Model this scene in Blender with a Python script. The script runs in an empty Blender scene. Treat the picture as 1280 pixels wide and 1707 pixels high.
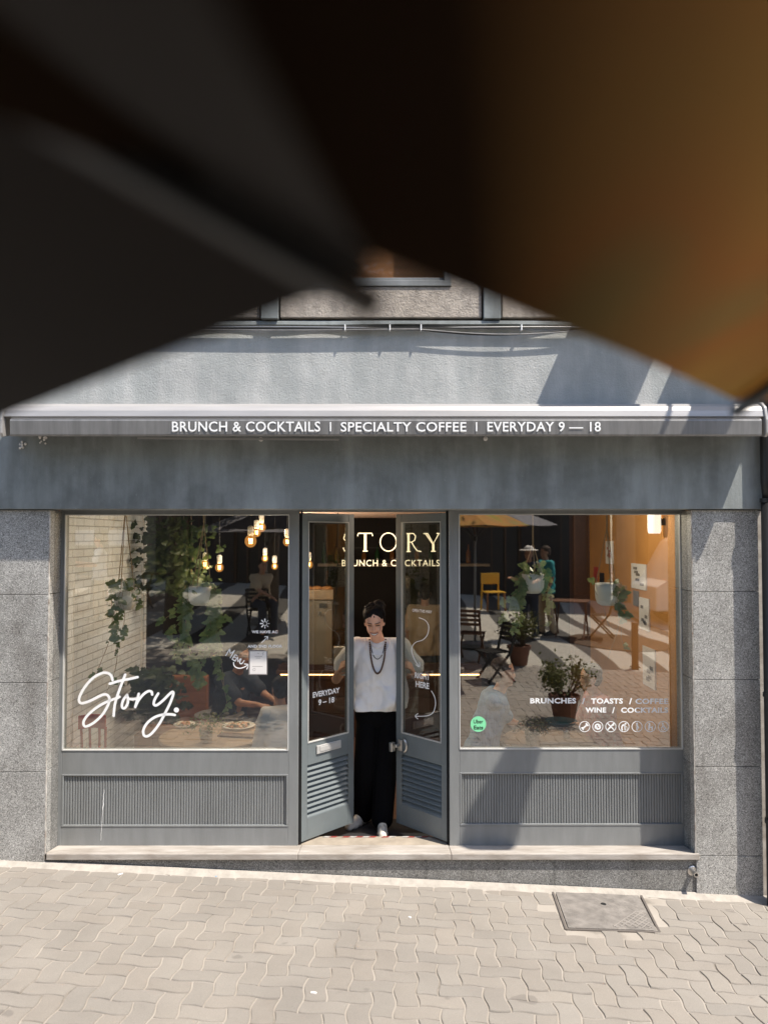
import bpy, bmesh, math, random
from mathutils import Vector, Matrix, noise
S = bpy.context.scene
COL = S.collection
R = math.radians
random.seed(11)
# ------------------------------------------------------------------ camera
F = 1265.0; PITCH = math.atan(40/1265.0)
CZ = 2.36
CAM = Vector((0, -5.6, CZ))
cd = bpy.data.cameras.new('camera'); cam = bpy.data.objects.new('camera', cd); COL.objects.link(cam)
cam.location = CAM; cam.rotation_euler = (R(90)+PITCH, 0, 0)
cd.sensor_fit = 'VERTICAL'; cd.sensor_height = 36; cd.lens = F/1707*36
cd.clip_start = 0.02; cd.clip_end = 500
cd.dof.use_dof = True; cd.dof.focus_distance = 5.75; cd.dof.aperture_fstop = 1.75
S.camera = cam
# ------------------------------------------------------------------ light
SUN = Vector((-.44, .30, -1.0)).normalized()
w = bpy.data.worlds.new('World'); S.world = w; w.use_nodes = True
wn = w.node_tree.nodes; wl = w.node_tree.links; bg = wn['Background']
sky = wn.new('ShaderNodeTexSky'); sky.sky_type = 'NISHITA'; sky.sun_disc = False
sky.sun_elevation = math.asin(-SUN.z); sky.sun_rotation = math.atan2(-SUN.x, -SUN.y)
wl.new(sky.outputs[0], bg.inputs[0]); bg.inputs[1].default_value = 0.15
sl = bpy.data.lights.new('sun', 'SUN'); sl.energy = 4.2; sl.angle = R(.6); sl.color = (1, .93, .83)
so = bpy.data.objects.new('sun', sl); COL.objects.link(so); so.location = (4, -6, 12)
so.rotation_euler = SUN.to_track_quat('-Z', 'Y').to_euler()
S.view_settings.view_transform = 'Standard'; S.view_settings.look = 'None'; S.view_settings.exposure = 0.85
S.view_settings.gamma = 1
try:
    S.cycles.use_denoising = True
    S.cycles.max_bounces = 8; S.cycles.transparent_max_bounces = 16; S.cycles.glossy_bounces = 4
    S.cycles.sample_clamp_indirect = 4; S.cycles.caustics_reflective = False; S.cycles.caustics_refractive = False
except Exception: pass
# ------------------------------------------------------------------ picking points
def ray(px, py):
    a = (px-640)/F; b = (853.5-py)/F
    c, s = math.cos(PITCH), math.sin(PITCH)
    return Vector((a, c - b*s, s + b*c))
def P(px, py, Y):
    d = ray(px, py); t = (Y-CAM.y)/d.y
    return CAM + d*t
GY = .235          # outer face of the window panes
def gz(x, y):      # height of the street
    xx = max(-9, min(9, x)); yy = max(0, min(14, -y))
    return -.155 - .047*xx + .072*yy
def ground(px, py):
    d = ray(px, py); t = 3.0
    for _ in range(60):
        p = CAM + d*t; t += (gz(p.x, p.y)-p.z)/d.z*.8
    return CAM + d*t
def seen(px, py, D):   # a point seen in the window pane at distance D behind it
    p = P(px, py, GY+D); p.y = GY-D; return p
def seen_ground(px, py):
    D = 3.0
    best = None
    for k in range(400):
        D = 1+k*.05; p = seen(px, py, D); e = abs(p.z-gz(p.x, p.y))
        if best is None or e < best[0]: best = (e, p)
    return best[1]
# ------------------------------------------------------------------ materials
def nt(name):
    m = bpy.data.materials.new(name); m.use_nodes = True
    n = m.node_tree.nodes; l = m.node_tree.links
    return m, n, l, n['Principled BSDF']
def rgb(c): return (c[0], c[1], c[2], 1)
def ramp(n, stops):
    r = n.new('ShaderNodeValToRGB'); e = r.color_ramp.elements
    while len(e) < len(stops): e.new(.5)
    for k, (p, c) in enumerate(stops): e[k].position = p; e[k].color = rgb(c)
    return r
def nz(n, l, co, scale, detail=4, rough=.55, stretch=None):
    t = n.new('ShaderNodeTexNoise'); t.inputs['Scale'].default_value = scale
    t.inputs['Detail'].default_value = detail; t.inputs['Roughness'].default_value = rough
    if stretch:
        mp = n.new('ShaderNodeMapping'); mp.inputs['Scale'].default_value = stretch
        l.new(co, mp.inputs[0]); l.new(mp.outputs[0], t.inputs['Vector'])
    else: l.new(co, t.inputs['Vector'])
    return t
def mixc(n, l, fac, a, b, mode='MIX'):
    x = n.new('ShaderNodeMix'); x.data_type = 'RGBA'; x.blend_type = mode
    for s, v in ((x.inputs[0], fac), (x.inputs[6], a), (x.inputs[7], b)):
        if isinstance(v, (int, float)): s.default_value = v
        elif isinstance(v, tuple): s.default_value = rgb(v)
        else: l.new(v, s)
    return x.outputs[2]
def mat(name, c, rough=.6, metal=0, var=.15, vs=6, bump=0, bs=60, spec=.5, c2=None, stretch=None, coat=0, trans=0):
    m, n, l, b = nt(name)
    tc = n.new('ShaderNodeTexCoord')
    t = nz(n, l, tc.outputs['Object'], vs, 5, .6, stretch)
    c2 = c2 or tuple(x*(1-var) for x in c); c1 = tuple(min(1, x*(1+var*.6)) for x in c)
    r = ramp(n, [(.3, c2), (.7, c1)]); l.new(t.outputs[0], r.inputs[0]); l.new(r.outputs[0], b.inputs['Base Color'])
    b.inputs['Roughness'].default_value = rough; b.inputs['Metallic'].default_value = metal
    b.inputs['Specular IOR Level'].default_value = spec; b.inputs['Coat Weight'].default_value = coat
    if bump:
        t2 = nz(n, l, tc.outputs['Object'], bs, 4, .6, stretch)
        bp = n.new('ShaderNodeBump'); bp.inputs['Strength'].default_value = bump; bp.inputs['Distance'].default_value = .01
        l.new(t2.outputs[0], bp.inputs['Height']); l.new(bp.outputs[0], b.inputs['Normal'])
    if trans:
        tr = n.new('ShaderNodeBsdfTranslucent'); l.new(r.outputs[0], tr.inputs[0])
        mx = n.new('ShaderNodeMixShader'); mx.inputs[0].default_value = trans
        l.new(b.outputs[0], mx.inputs[1]); l.new(tr.outputs[0], mx.inputs[2]); l.new(mx.outputs[0], n['Material Output'].inputs[0])
    return m
def emis(name, c, s):
    m, n, l, b = nt(name); b.inputs['Base Color'].default_value = rgb(c)
    b.inputs['Emission Color'].default_value = rgb(c); b.inputs['Emission Strength'].default_value = s; return m
def plaster(name, c, stain, streak, bump=.35, scale=1.0):
    m, n, l, b = nt(name); tc = n.new('ShaderNodeTexCoord'); co = tc.outputs['Object']
    a = nz(n, l, co, 2.2*scale, 8, .65)
    r1 = ramp(n, [(.32, stain), (.55, c), (.75, tuple(min(1, x*1.12) for x in c))]); l.new(a.outputs[0], r1.inputs[0])
    s = nz(n, l, co, 1.0, 6, .6, (5, 5, .9))
    r2 = ramp(n, [(.42, streak), (.62, (1, 1, 1))]); l.new(s.outputs[0], r2.inputs[0])
    o1 = mixc(n, l, .75, r1.outputs[0], r2.outputs[0], 'MULTIPLY')
    p = nz(n, l, co, 16, 12, .82, (1.4, 1.4, .8))
    r3 = ramp(n, [(.62, (0, 0, 0)), (.66, (1, 1, 1))]); l.new(p.outputs[0], r3.inputs[0])
    sc = n.new('ShaderNodeMath'); sc.operation = 'MULTIPLY'; sc.inputs[1].default_value = .35; l.new(r3.outputs[0], sc.inputs[0])
    o2 = mixc(n, l, sc.outputs[0], o1, tuple(min(1, x*1.7) for x in c))
    l.new(o2, b.inputs['Base Color']); b.inputs['Roughness'].default_value = .85
    f = nz(n, l, co, 70, 6, .7); g = nz(n, l, co, 9, 5, .7)
    ad = n.new('ShaderNodeMath'); ad.operation = 'ADD'; l.new(f.outputs[0], ad.inputs[0]); l.new(g.outputs[0], ad.inputs[1])
    bp = n.new('ShaderNodeBump'); bp.inputs['Strength'].default_value = bump; bp.inputs['Distance'].default_value = .012
    l.new(ad.outputs[0], bp.inputs['Height']); l.new(bp.outputs[0], b.inputs['Normal'])
    return m
def granite(name, dark, mid, light):
    m, n, l, b = nt(name); tc = n.new('ShaderNodeTexCoord'); co = tc.outputs['Object']
    v = n.new('ShaderNodeTexVoronoi'); v.inputs['Scale'].default_value = 175; l.new(co, v.inputs['Vector'])
    bw = n.new('ShaderNodeRGBToBW'); l.new(v.outputs['Color'], bw.inputs[0])
    r = ramp(n, [(.1, dark), (.42, mid), (.62, mid), (.9, light)]); l.new(bw.outputs[0], r.inputs[0])
    a = nz(n, l, co, 1.6, 8, .7, (1.6, 1.6, 1)); r2 = ramp(n, [(.32, (.52, .50, .48)), (.5, (.9, .9, .89)), (.7, (1.2, 1.2, 1.2))]); l.new(a.outputs[0], r2.inputs[0])
    o = mixc(n, l, .9, r.outputs[0], r2.outputs[0], 'MULTIPLY')
    l.new(o, b.inputs['Base Color']); b.inputs['Roughness'].default_value = .55
    bp = n.new('ShaderNodeBump'); bp.inputs['Strength'].default_value = .12; bp.inputs['Distance'].default_value = .004
    l.new(bw.outputs[0], bp.inputs['Height']); l.new(bp.outputs[0], b.inputs['Normal'])
    return m
def glass(name, amt=.30, tint=(1, .96, .9), see=(.93, .95, .93)):
    m, n, l, b = nt(name); n.remove(b)
    tr = n.new('ShaderNodeBsdfTransparent'); tr.inputs[0].default_value = rgb(see)
    g = n.new('ShaderNodeBsdfGlossy'); g.inputs['Roughness'].default_value = 0; g.inputs[0].default_value = rgb(tint)
    fr = n.new('ShaderNodeFresnel'); fr.inputs[0].default_value = 1.45
    mp = n.new('ShaderNodeMath'); mp.operation = 'ADD'; mp.use_clamp = True; mp.inputs[1].default_value = amt-.04
    l.new(fr.outputs[0], mp.inputs[0])
    ge = n.new('ShaderNodeNewGeometry'); iv = n.new('ShaderNodeMath'); iv.operation = 'SUBTRACT'; iv.inputs[0].default_value = 1; l.new(ge.outputs['Backfacing'], iv.inputs[1])
    ml = n.new('ShaderNodeMath'); ml.operation = 'MULTIPLY'; l.new(mp.outputs[0], ml.inputs[0]); l.new(iv.outputs[0], ml.inputs[1])
    mx = n.new('ShaderNodeMixShader'); l.new(ml.outputs[0], mx.inputs[0]); l.new(tr.outputs[0], mx.inputs[1]); l.new(g.outputs[0], mx.inputs[2])
    l.new(mx.outputs[0], n['Material Output'].inputs[0]); return m
MT = {}
MT['wall'] = plaster('upper_wall_plaster', (.52, .525, .51), (.43, .435, .425), (.74, .77, .78), .5)
MT['fascia'] = plaster('fascia_plaster', (.30, .325, .325), (.20, .215, .215), (.62, .62, .6), .2)
MT['paint'] = mat('grey_shopfront_paint', (.222, .230, .230), .45, var=.14, vs=3, bump=.1, bs=30, stretch=(4, 4, .7))
MT['paintd'] = mat('grey_door_paint', (.15, .172, .178), .4, var=.12, vs=4, bump=.08, bs=40)
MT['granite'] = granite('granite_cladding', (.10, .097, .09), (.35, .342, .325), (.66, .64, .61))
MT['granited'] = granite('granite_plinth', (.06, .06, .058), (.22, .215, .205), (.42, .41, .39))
MT['marble'] = mat('worn_marble', (.47, .435, .395), .55, c2=(.29, .25, .21), vs=5, bump=.25, bs=60, stretch=(.8, 2.5, 2.5))
MT['pebble'] = plaster('pebble_dash', (.50, .44, .38), (.34, .30, .26), (.8, .78, .75), 1.0, 6)
MT['glass'] = glass('window_glass')
MT['glassd'] = glass('door_glass', .12, see=(.74, .76, .74)); MT['glassu'] = glass('upper_glass', .05)
MT['alu'] = mat('weathered_aluminium', (.42, .405, .395), .38, .25, var=.1, vs=8, stretch=(.3, 3, 3))
MT['bar'] = mat('grey_awning_bar', (.24, .235, .23), .42, .2, var=.22, vs=5, stretch=(4, 4, .4))
MT['white'] = mat('white_vinyl', (.95, .95, .94), .5, var=.01)
MT['black'] = mat('black_metal', (.015, .015, .016), .45, var=.1)
MT['gap'] = mat('dark_gap', (.006, .006, .006), .9, var=.1)
MT['chrome'] = mat('brushed_steel', (.6, .58, .55), .3, .9, var=.1)
MT['cord'] = mat('jute_cord', (.42, .30, .18), .9, var=.2, vs=40)
MT['pot'] = mat('white_ceramic', (.88, .85, .78), .35, var=.08, vs=10, bump=.1, bs=20)
MT['terra'] = mat('terracotta', (.20, .085, .05), .7, var=.2, vs=10)
MT['wood'] = mat('pale_wood', (.42, .30, .19), .45, var=.25, vs=6, stretch=(1, 8, 8))
MT['dwood'] = mat('dark_wood', (.10, .045, .022), .4, var=.3, vs=6, stretch=(8, 1, 8))
MT['owood'] = mat('orange_wood', (.32, .125, .045), .5, var=.25, vs=4, stretch=(1, 8, 8))
MT['slatw'] = mat('brown_slat_wood', (.16, .07, .035), .5, var=.3, vs=8)
MT['orange'] = mat('orange_wall', (.56, .26, .065), .75, var=.12, vs=2, bump=.1, bs=25)
MT['beige'] = mat('beige_ceiling', (.62, .44, .33), .8, var=.05)
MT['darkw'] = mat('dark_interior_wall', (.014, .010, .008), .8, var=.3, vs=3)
MT['floor'] = mat('brown_floor_boards', (.10, .05, .03), .5, var=.3, vs=4, stretch=(8, 1, 1))
MT['bark'] = mat('bark', (.08, .06, .045), .9, var=.4, vs=12, bump=.6, bs=30)
MT['yellow'] = mat('yellow_plastic', (.75, .40, .03), .4, var=.05)
MT['red'] = mat('red_lacquer', (.50, .05, .03), .4, var=.1)
MT['paper'] = mat('printed_paper', (.80, .77, .74), .7, var=.03)
MT['skin'] = mat('skin', (.84, .47, .32), .5, var=.1, vs=14)
MT['skin2'] = mat('tanned_skin', (.40, .20, .12), .5, var=.1, vs=14)
MT['lip'] = mat('lip', (.45, .12, .10), .5); MT['teeth'] = mat('teeth', (.85, .82, .76), .3, var=.02)
MT['brow'] = mat('eyebrow', (.05, .028, .018), .8)
MT['hair'] = mat('dark_hair', (.006, .004, .0035), .7, var=.3, vs=40, bump=.6, bs=60, spec=.25)
MT['tee'] = mat('white_cotton', (.90, .895, .885), .9, var=.03, vs=5, bump=.15, bs=18)
MT['trous'] = mat('black_trousers', (.005, .005, .006), 1.0, spec=.1, var=.2, bump=.2, bs=15)
MT['blue'] = mat('pale_blue_linen', (.15, .33, .53), .9, var=.3, vs=14, stretch=(6, 6, .5))
MT['teal'] = mat('teal_cotton', (.03, .27, .27), .9, var=.1)
MT['beigec'] = mat('beige_cotton', (.50, .38, .25), .9, var=.1)
MT['navy'] = mat('navy_cotton', (.02, .03, .05), .9)
MT['dress'] = mat('red_patterned_cotton', (.55, .14, .12), .9, c2=(.62, .50, .44), vs=34)
MT['shoe'] = mat('worn_white_canvas', (.62, .58, .50), .8, var=.2, vs=30)
MT['mail'] = mat('brushed_letter_plate', (.50, .49, .47), .4, .2, var=.08)
MT['conc'] = mat('worn_iron_cover', (.215, .195, .175), .7, var=.35, vs=12, bump=.5, bs=50)
MT['soil'] = mat('soil', (.10, .065, .04), .95, var=.4, vs=10, bump=.5, bs=20)
MT['bulb'] = emis('glowing_filament', (1, .55, .18), 30)
MT['neon'] = emis('lit_neon_tube', (1, .84, .55), 1.0)
MT['led'] = emis('lit_led_strip', (1, .55, .22), 5); MT['cwood'] = mat('dark_orange_counter_wood', (.055, .02, .009), .5, var=.3, vs=4, stretch=(1, 8, 8)); MT['mach'] = mat('machine_enamel', (.24, .20, .15), .4)
def bulbglass():
    m, n, l, b = nt('amber_bulb_glass'); n.remove(b)
    tr = n.new('ShaderNodeBsdfTransparent'); tr.inputs[0].default_value = (1, .72, .4, 1)
    e = n.new('ShaderNodeEmission'); e.inputs[0].default_value = (1, .45, .12, 1); e.inputs[1].default_value = .6
    mx = n.new('ShaderNodeMixShader'); mx.inputs[0].default_value = .45
    l.new(tr.outputs[0], mx.inputs[1]); l.new(e.outputs[0], mx.inputs[2]); l.new(mx.outputs[0], n['Material Output'].inputs[0]); return m
MT['bulbglass'] = bulbglass()
def leafmat(name, a, c, tr=.25):
    m, n, l, b = nt(name); oi = n.new('ShaderNodeTexCoord')
    t = nz(n, l, oi.outputs['Object'], 9, 3); r = ramp(n, [(.3, a), (.7, c)]); l.new(t.outputs[0], r.inputs[0])
    l.new(r.outputs[0], b.inputs['Base Color']); b.inputs['Roughness'].default_value = .5
    q = n.new('ShaderNodeBsdfTranslucent'); l.new(r.outputs[0], q.inputs[0])
    mx = n.new('ShaderNodeMixShader'); mx.inputs[0].default_value = tr
    l.new(b.outputs[0], mx.inputs[1]); l.new(q.outputs[0], mx.inputs[2]); l.new(mx.outputs[0], n['Material Output'].inputs[0]); return m
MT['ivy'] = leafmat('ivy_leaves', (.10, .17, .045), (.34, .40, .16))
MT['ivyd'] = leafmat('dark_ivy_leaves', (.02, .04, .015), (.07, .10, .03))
MT['bush'] = leafmat('shrub_leaves', (.045, .075, .02), (.20, .18, .05))
MT['tree'] = leafmat('tree_leaves', (.03, .06, .02), (.07, .11, .03))
def brickmat(name, c, mortar, bw, bh, rot):
    m, n, l, b = nt(name); tc = n.new('ShaderNodeTexCoord'); mp = n.new('ShaderNodeMapping')
    sx = n.new('ShaderNodeSeparateXYZ'); cx_ = n.new('ShaderNodeCombineXYZ'); l.new(tc.outputs['Object'], sx.inputs[0])
    l.new(sx.outputs[1 if rot[2] else 0], cx_.inputs[0]); l.new(sx.outputs[2], cx_.inputs[1]); l.new(cx_.outputs[0], mp.inputs[0])
    br = n.new('ShaderNodeTexBrick'); l.new(mp.outputs[0], br.inputs['Vector'])
    br.inputs['Scale'].default_value = 1; br.inputs['Brick Width'].default_value = bw; br.inputs['Row Height'].default_value = bh
    br.inputs['Mortar Size'].default_value = .006; br.inputs['Mortar Smooth'].default_value = .6
    br.inputs['Color1'].default_value = rgb(c); br.inputs['Color2'].default_value = rgb(tuple(x*.93 for x in c)); br.inputs['Mortar'].default_value = rgb(mortar)
    l.new(br.outputs[0], b.inputs['Base Color']); b.inputs['Roughness'].default_value = .6
    t = nz(n, l, tc.outputs['Object'], 30, 4)
    ad = n.new('ShaderNodeMath'); ad.operation = 'MULTIPLY_ADD'; ad.inputs[1].default_value = -1; l.new(br.outputs[1], ad.inputs[0]); l.new(t.outputs[0], ad.inputs[2])
    bp = n.new('ShaderNodeBump'); bp.inputs['Strength'].default_value = .7; bp.inputs['Distance'].default_value = .008
    l.new(ad.outputs[0], bp.inputs['Height']); l.new(bp.outputs[0], b.inputs['Normal']); return m
MT['brick'] = brickmat('white_painted_brick', (.86, .90, .94), (.50, .52, .53), .24, .068, (R(90), 0, R(90)))
MT['terrabrick'] = brickmat('ochre_brick', (.42, .22, .11), (.28, .15, .08), .24, .085, (R(90), 0, 0))
# ------------------------------------------------------------------ mesh builder
class MB:
    def __init__(s, X=None): s.v = []; s.f = []; s.X = X
    def add(s, vs, fs):
        k = len(s.v)
        for p in vs:
            p = Vector(p); s.v.append(s.X @ p if s.X else p)
        s.f += [tuple(i+k for i in f) for f in fs]; return s
    def box(s, x0, x1, y0, y1, z0, z1, M=None):
        vs = [Vector((x, y, z)) for x in (x0, x1) for y in (y0, y1) for z in (z0, z1)]
        if M: vs = [M @ p for p in vs]
        return s.add(vs, [(0, 1, 3, 2), (4, 6, 7, 5), (0, 4, 5, 1), (2, 3, 7, 6), (0, 2, 6, 4), (1, 5, 7, 3)])
    def bar(s, a, b, wx, wy=None, up=(0, 0, 1)):
        a = Vector(a); b = Vector(b); d = b-a; L = d.length; q = d.to_track_quat('Z', 'X' if abs(d.normalized().z) > .9 else 'Y')
        wy = wy or wx; M = Matrix.Translation(a) @ q.to_matrix().to_4x4()
        return s.box(-wx/2, wx/2, -wy/2, wy/2, 0, L, M)
    def tube(s, pts, r, n=8, closed=False, cap=True):
        pts = [Vector(p) for p in pts]; N = len(pts); rr = r if isinstance(r, (list, tuple)) else [r]*N
        vs = []; ref = None
        for i, p in enumerate(pts):
            if closed: t = pts[(i+1) % N]-pts[i-1]
            else: t = pts[min(i+1, N-1)]-pts[max(i-1, 0)]
            t = t.normalized() if t.length > 1e-9 else Vector((0, 0, 1))
            if ref is None: ref = t.orthogonal().normalized()
            ref = (ref - t*ref.dot(t)); ref = ref.normalized() if ref.length > 1e-6 else t.orthogonal().normalized()
            b = t.cross(ref)
            for k in range(n):
                a = 2*math.pi*k/n; vs.append(p + (ref*math.cos(a)+b*math.sin(a))*rr[i])
        fs = []
        for i in range(N if closed else N-1):
            for k in range(n):
                j = (i+1) % N; fs.append((i*n+k, i*n+(k+1) % n, j*n+(k+1) % n, j*n+k))
        if cap and not closed: fs += [tuple(reversed(range(n))), tuple(range((N-1)*n, N*n))]
        return s.add(vs, fs)
    def lathe(s, prof, c, n=20, axis='Z', M=None):
        vs = []; c = Vector(c)
        for r, z in prof:
            for k in range(n):
                a = 2*math.pi*k/n; p = Vector((r*math.cos(a), r*math.sin(a), z))
                if M: p = M @ p
                vs.append(c+p)
        m = len(prof); fs = [(i*n+k, i*n+(k+1) % n, (i+1)*n+(k+1) % n, (i+1)*n+k) for i in range(m-1) for k in range(n)]
        fs += [tuple(reversed(range(n))), tuple(range((m-1)*n, m*n))]
        return s.add(vs, fs)
    def ball(s, c, r, n=12, m=8, M=None):
        if isinstance(r, (int, float)): r = (r, r, r)
        vs = []; c = Vector(c)
        for j in range(m+1):
            th = math.pi*j/m; rr = max(math.sin(th), .02)
            for k in range(n):
                a = 2*math.pi*k/n; p = Vector((r[0]*rr*math.cos(a), r[1]*rr*math.sin(a), r[2]*math.cos(th)))
                if M: p = M @ p
                vs.append(c+p)
        fs = [(j*n+k, (j+1)*n+k, (j+1)*n+(k+1) % n, j*n+(k+1) % n) for j in range(m) for k in range(n)]
        fs += [tuple(range(n)), tuple(reversed(range(m*n, m*n+n)))]
        return s.add(vs, fs)
    def capsule(s, a, b, ra, rb, n=14):
        a = Vector(a); b = Vector(b); d = (b-a); L = d.length; d = d.normalized() if L > 1e-6 else Vector((0, 0, 1))
        pts = []; rs = []
        for k in (1, .92, .75, .5, .25): pts.append(a-d*ra*k); rs.append(ra*math.sqrt(max(.002, 1-k*k)))
        for k in range(5): t = k/4; pts.append(a.lerp(b, t)); rs.append(ra+(rb-ra)*t)
        for k in (.25, .5, .75, .92, 1): pts.append(b+d*rb*k); rs.append(rb*math.sqrt(max(.002, 1-k*k)))
        return s.tube(pts, rs, n)
    def prism(s, poly, fn):   # poly of (u,v); fn(u,v,side) -> point
        n = len(poly); vs = [fn(u, v, 0) for u, v in poly]+[fn(u, v, 1) for u, v in poly]
        fs = [tuple(range(n)), tuple(reversed(range(n, 2*n)))]+[(i, i+n, (i+1) % n+n, (i+1) % n) for i in range(n)]
        return s.add(vs, fs)
    def build(s, name, m, parent=None, smooth=False, bevel=0, recalc=True, origin=None):
        o0 = Vector(origin) if origin is not None else (wloc(parent) if parent else Vector((0, 0, 0)))
        me = bpy.data.meshes.new(name); me.from_pydata([tuple(p-o0) for p in s.v], [], s.f); me.update()
        if recalc:
            bm = bmesh.new(); bm.from_mesh(me); bmesh.ops.recalc_face_normals(bm, faces=bm.faces); bm.to_mesh(me); bm.free()
        if smooth: me.polygons.foreach_set('use_smooth', [True]*len(me.polygons))
        me.materials.append(MT[m] if isinstance(m, str) else m)
        o = bpy.data.objects.new(name, me); COL.objects.link(o)
        if parent: o.parent = parent
        o.location = (o0 - (wloc(parent) if parent else Vector((0, 0, 0))))
        if bevel:
            b = o.modifiers.new('bevel', 'BEVEL'); b.width = bevel; b.segments = 2; b.limit_method = 'ANGLE'
        return o
def wloc(o):
    p = Vector((0, 0, 0))
    while o is not None: p = p + Vector(o.location); o = o.parent
    return p
def thing(name, label, cat, loc=(0, 0, 0), group=None):
    o = bpy.data.objects.new(name, None); COL.objects.link(o); o.location = loc; o.empty_display_size = .1
    o['label'] = label; o['category'] = cat
    if group: o['group'] = group
    return o
def tag(o, label, cat, group=None):
    o['label'] = label; o['category'] = cat
    if group: o['group'] = group
    return o
def struct(o): o['kind'] = 'structure'; return o
def copy_tree(o, parent=None):
    c = o.copy(); COL.objects.link(c); c.parent = parent
    for ch in [x for x in o.children]: copy_tree(ch, c)
    return c
# ------------------------------------------------------------------ lettering
def glyphs(txt, bold=.012, space=1.0, res=3):
    cu = bpy.data.curves.new('t', 'FONT'); cu.body = txt; cu.size = 1; cu.offset = bold; cu.space_character = space
    cu.resolution_u = res; cu.extrude = 0; cu.fill_mode = 'FRONT'
    o = bpy.data.objects.new('t', cu); COL.objects.link(o); bpy.context.view_layer.update()
    dg = bpy.context.evaluated_depsgraph_get(); me = bpy.data.meshes.new_from_object(o.evaluated_get(dg))
    vs = [v.co.copy() for v in me.vertices]; fs = [tuple(p.vertices) for p in me.polygons]
    bpy.data.objects.remove(o); bpy.data.curves.remove(cu); bpy.data.meshes.remove(me)
    x0 = min(v.x for v in vs); x1 = max(v.x for v in vs); z0 = min(v.y for v in vs); z1 = max(v.y for v in vs)
    return [((v.x-x0)/(x1-x0), (v.y-z0)/(z1-z0)) for v in vs], fs
def letter(mb, txt, fn, bold=.012, space=1.0, th=.002):   # fn(u,v,depth) maps the unit box
    g, fs = glyphs(txt, bold, space)
    k = len(g)
    vs = [fn(u, v, th) for u, v in g]
    mb.add(vs, fs)
    return mb
def stroke(mb, pts, w, fn, th=.002, n=6):   # flat ribbon with round ends; pts (px,py); w in px
    q = []
    for i in range(len(pts)-1):
        p0 = pts[max(i-1, 0)]; p1 = pts[i]; p2 = pts[i+1]; p3 = pts[min(i+2, len(pts)-1)]
        for k in range(n):
            t = k/n; a = []
            for c in (0, 1):
                a.append(.5*((2*p1[c])+(-p0[c]+p2[c])*t+(2*p0[c]-5*p1[c]+4*p2[c]-p3[c])*t*t+(-p0[c]+3*p1[c]-3*p2[c]+p3[c])*t**3))
            q.append(a)
    q.append(list(pts[-1]))
    L = []; Rr = []
    for i, p in enumerate(q):
        a = q[max(i-1, 0)]; b = q[min(i+1, len(q)-1)]; dx = b[0]-a[0]; dy = b[1]-a[1]; l = math.hypot(dx, dy) or 1
        nx, ny = -dy/l*w/2, dx/l*w/2
        L.append((p[0]+nx, p[1]+ny)); Rr.append((p[0]-nx, p[1]-ny))
    m = len(q)
    mb.add([fn(*p, th) for p in L]+[fn(*p, th) for p in Rr], [(i, i+1, m+i+1, m+i) for i in range(m-1)])
    for e, dz in ((q[0], .0004), (q[-1], .0004)):
        mb.add([fn(e[0]+w/2*math.cos(a*math.pi/5), e[1]+w/2*math.sin(a*math.pi/5), th+dz) for a in range(10)], [tuple(range(10))])
def planefn(Y): return lambda px, py, d: P(px, py, Y-d)
def rectfn(x0, x1, ytop, ybot, Y, skew=0):
    def f(u, v, d): return P(x0+(x1-x0)*u, ybot+(ytop-ybot)*v+skew*u, Y-d)
    return f
# =================================================================== STREET
def sheet(name, xs, ys, dz, m):
    mb = MB(); nx, ny = len(xs), len(ys)
    vs = [(x, y, gz(x, y)+dz) for y in ys for x in xs]
    mb.add(vs, [(j*nx+i, j*nx+i+1, (j+1)*nx+i+1, (j+1)*nx+i) for j in range(ny-1) for i in range(nx-1)])
    return struct(mb.build(name, m))
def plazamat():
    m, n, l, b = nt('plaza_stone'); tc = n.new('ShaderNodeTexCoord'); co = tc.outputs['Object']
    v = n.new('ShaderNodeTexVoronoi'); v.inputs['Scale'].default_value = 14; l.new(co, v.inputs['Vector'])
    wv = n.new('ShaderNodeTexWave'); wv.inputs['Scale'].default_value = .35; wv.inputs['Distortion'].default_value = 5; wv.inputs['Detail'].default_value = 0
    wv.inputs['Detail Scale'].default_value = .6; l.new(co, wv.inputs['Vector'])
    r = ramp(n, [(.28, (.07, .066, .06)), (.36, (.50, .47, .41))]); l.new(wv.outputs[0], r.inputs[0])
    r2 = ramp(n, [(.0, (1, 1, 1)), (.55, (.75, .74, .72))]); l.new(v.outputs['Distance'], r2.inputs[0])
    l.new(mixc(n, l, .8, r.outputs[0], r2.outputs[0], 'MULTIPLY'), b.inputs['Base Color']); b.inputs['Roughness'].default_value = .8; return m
def sandmat():
    m, n, l, b = nt('joint_sand'); tc = n.new('ShaderNodeTexCoord'); co = tc.outputs['Object']
    t = nz(n, l, co, 2.2, 6, .6); r = ramp(n, [(.30, (.13, .115, .095)), (.44, (.31, .275, .235)), (.7, (.37, .335, .29))]); l.new(t.outputs[0], r.inputs[0])
    l.new(r.outputs[0], b.inputs['Base Color']); b.inputs['Roughness'].default_value = .95; return m
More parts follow.
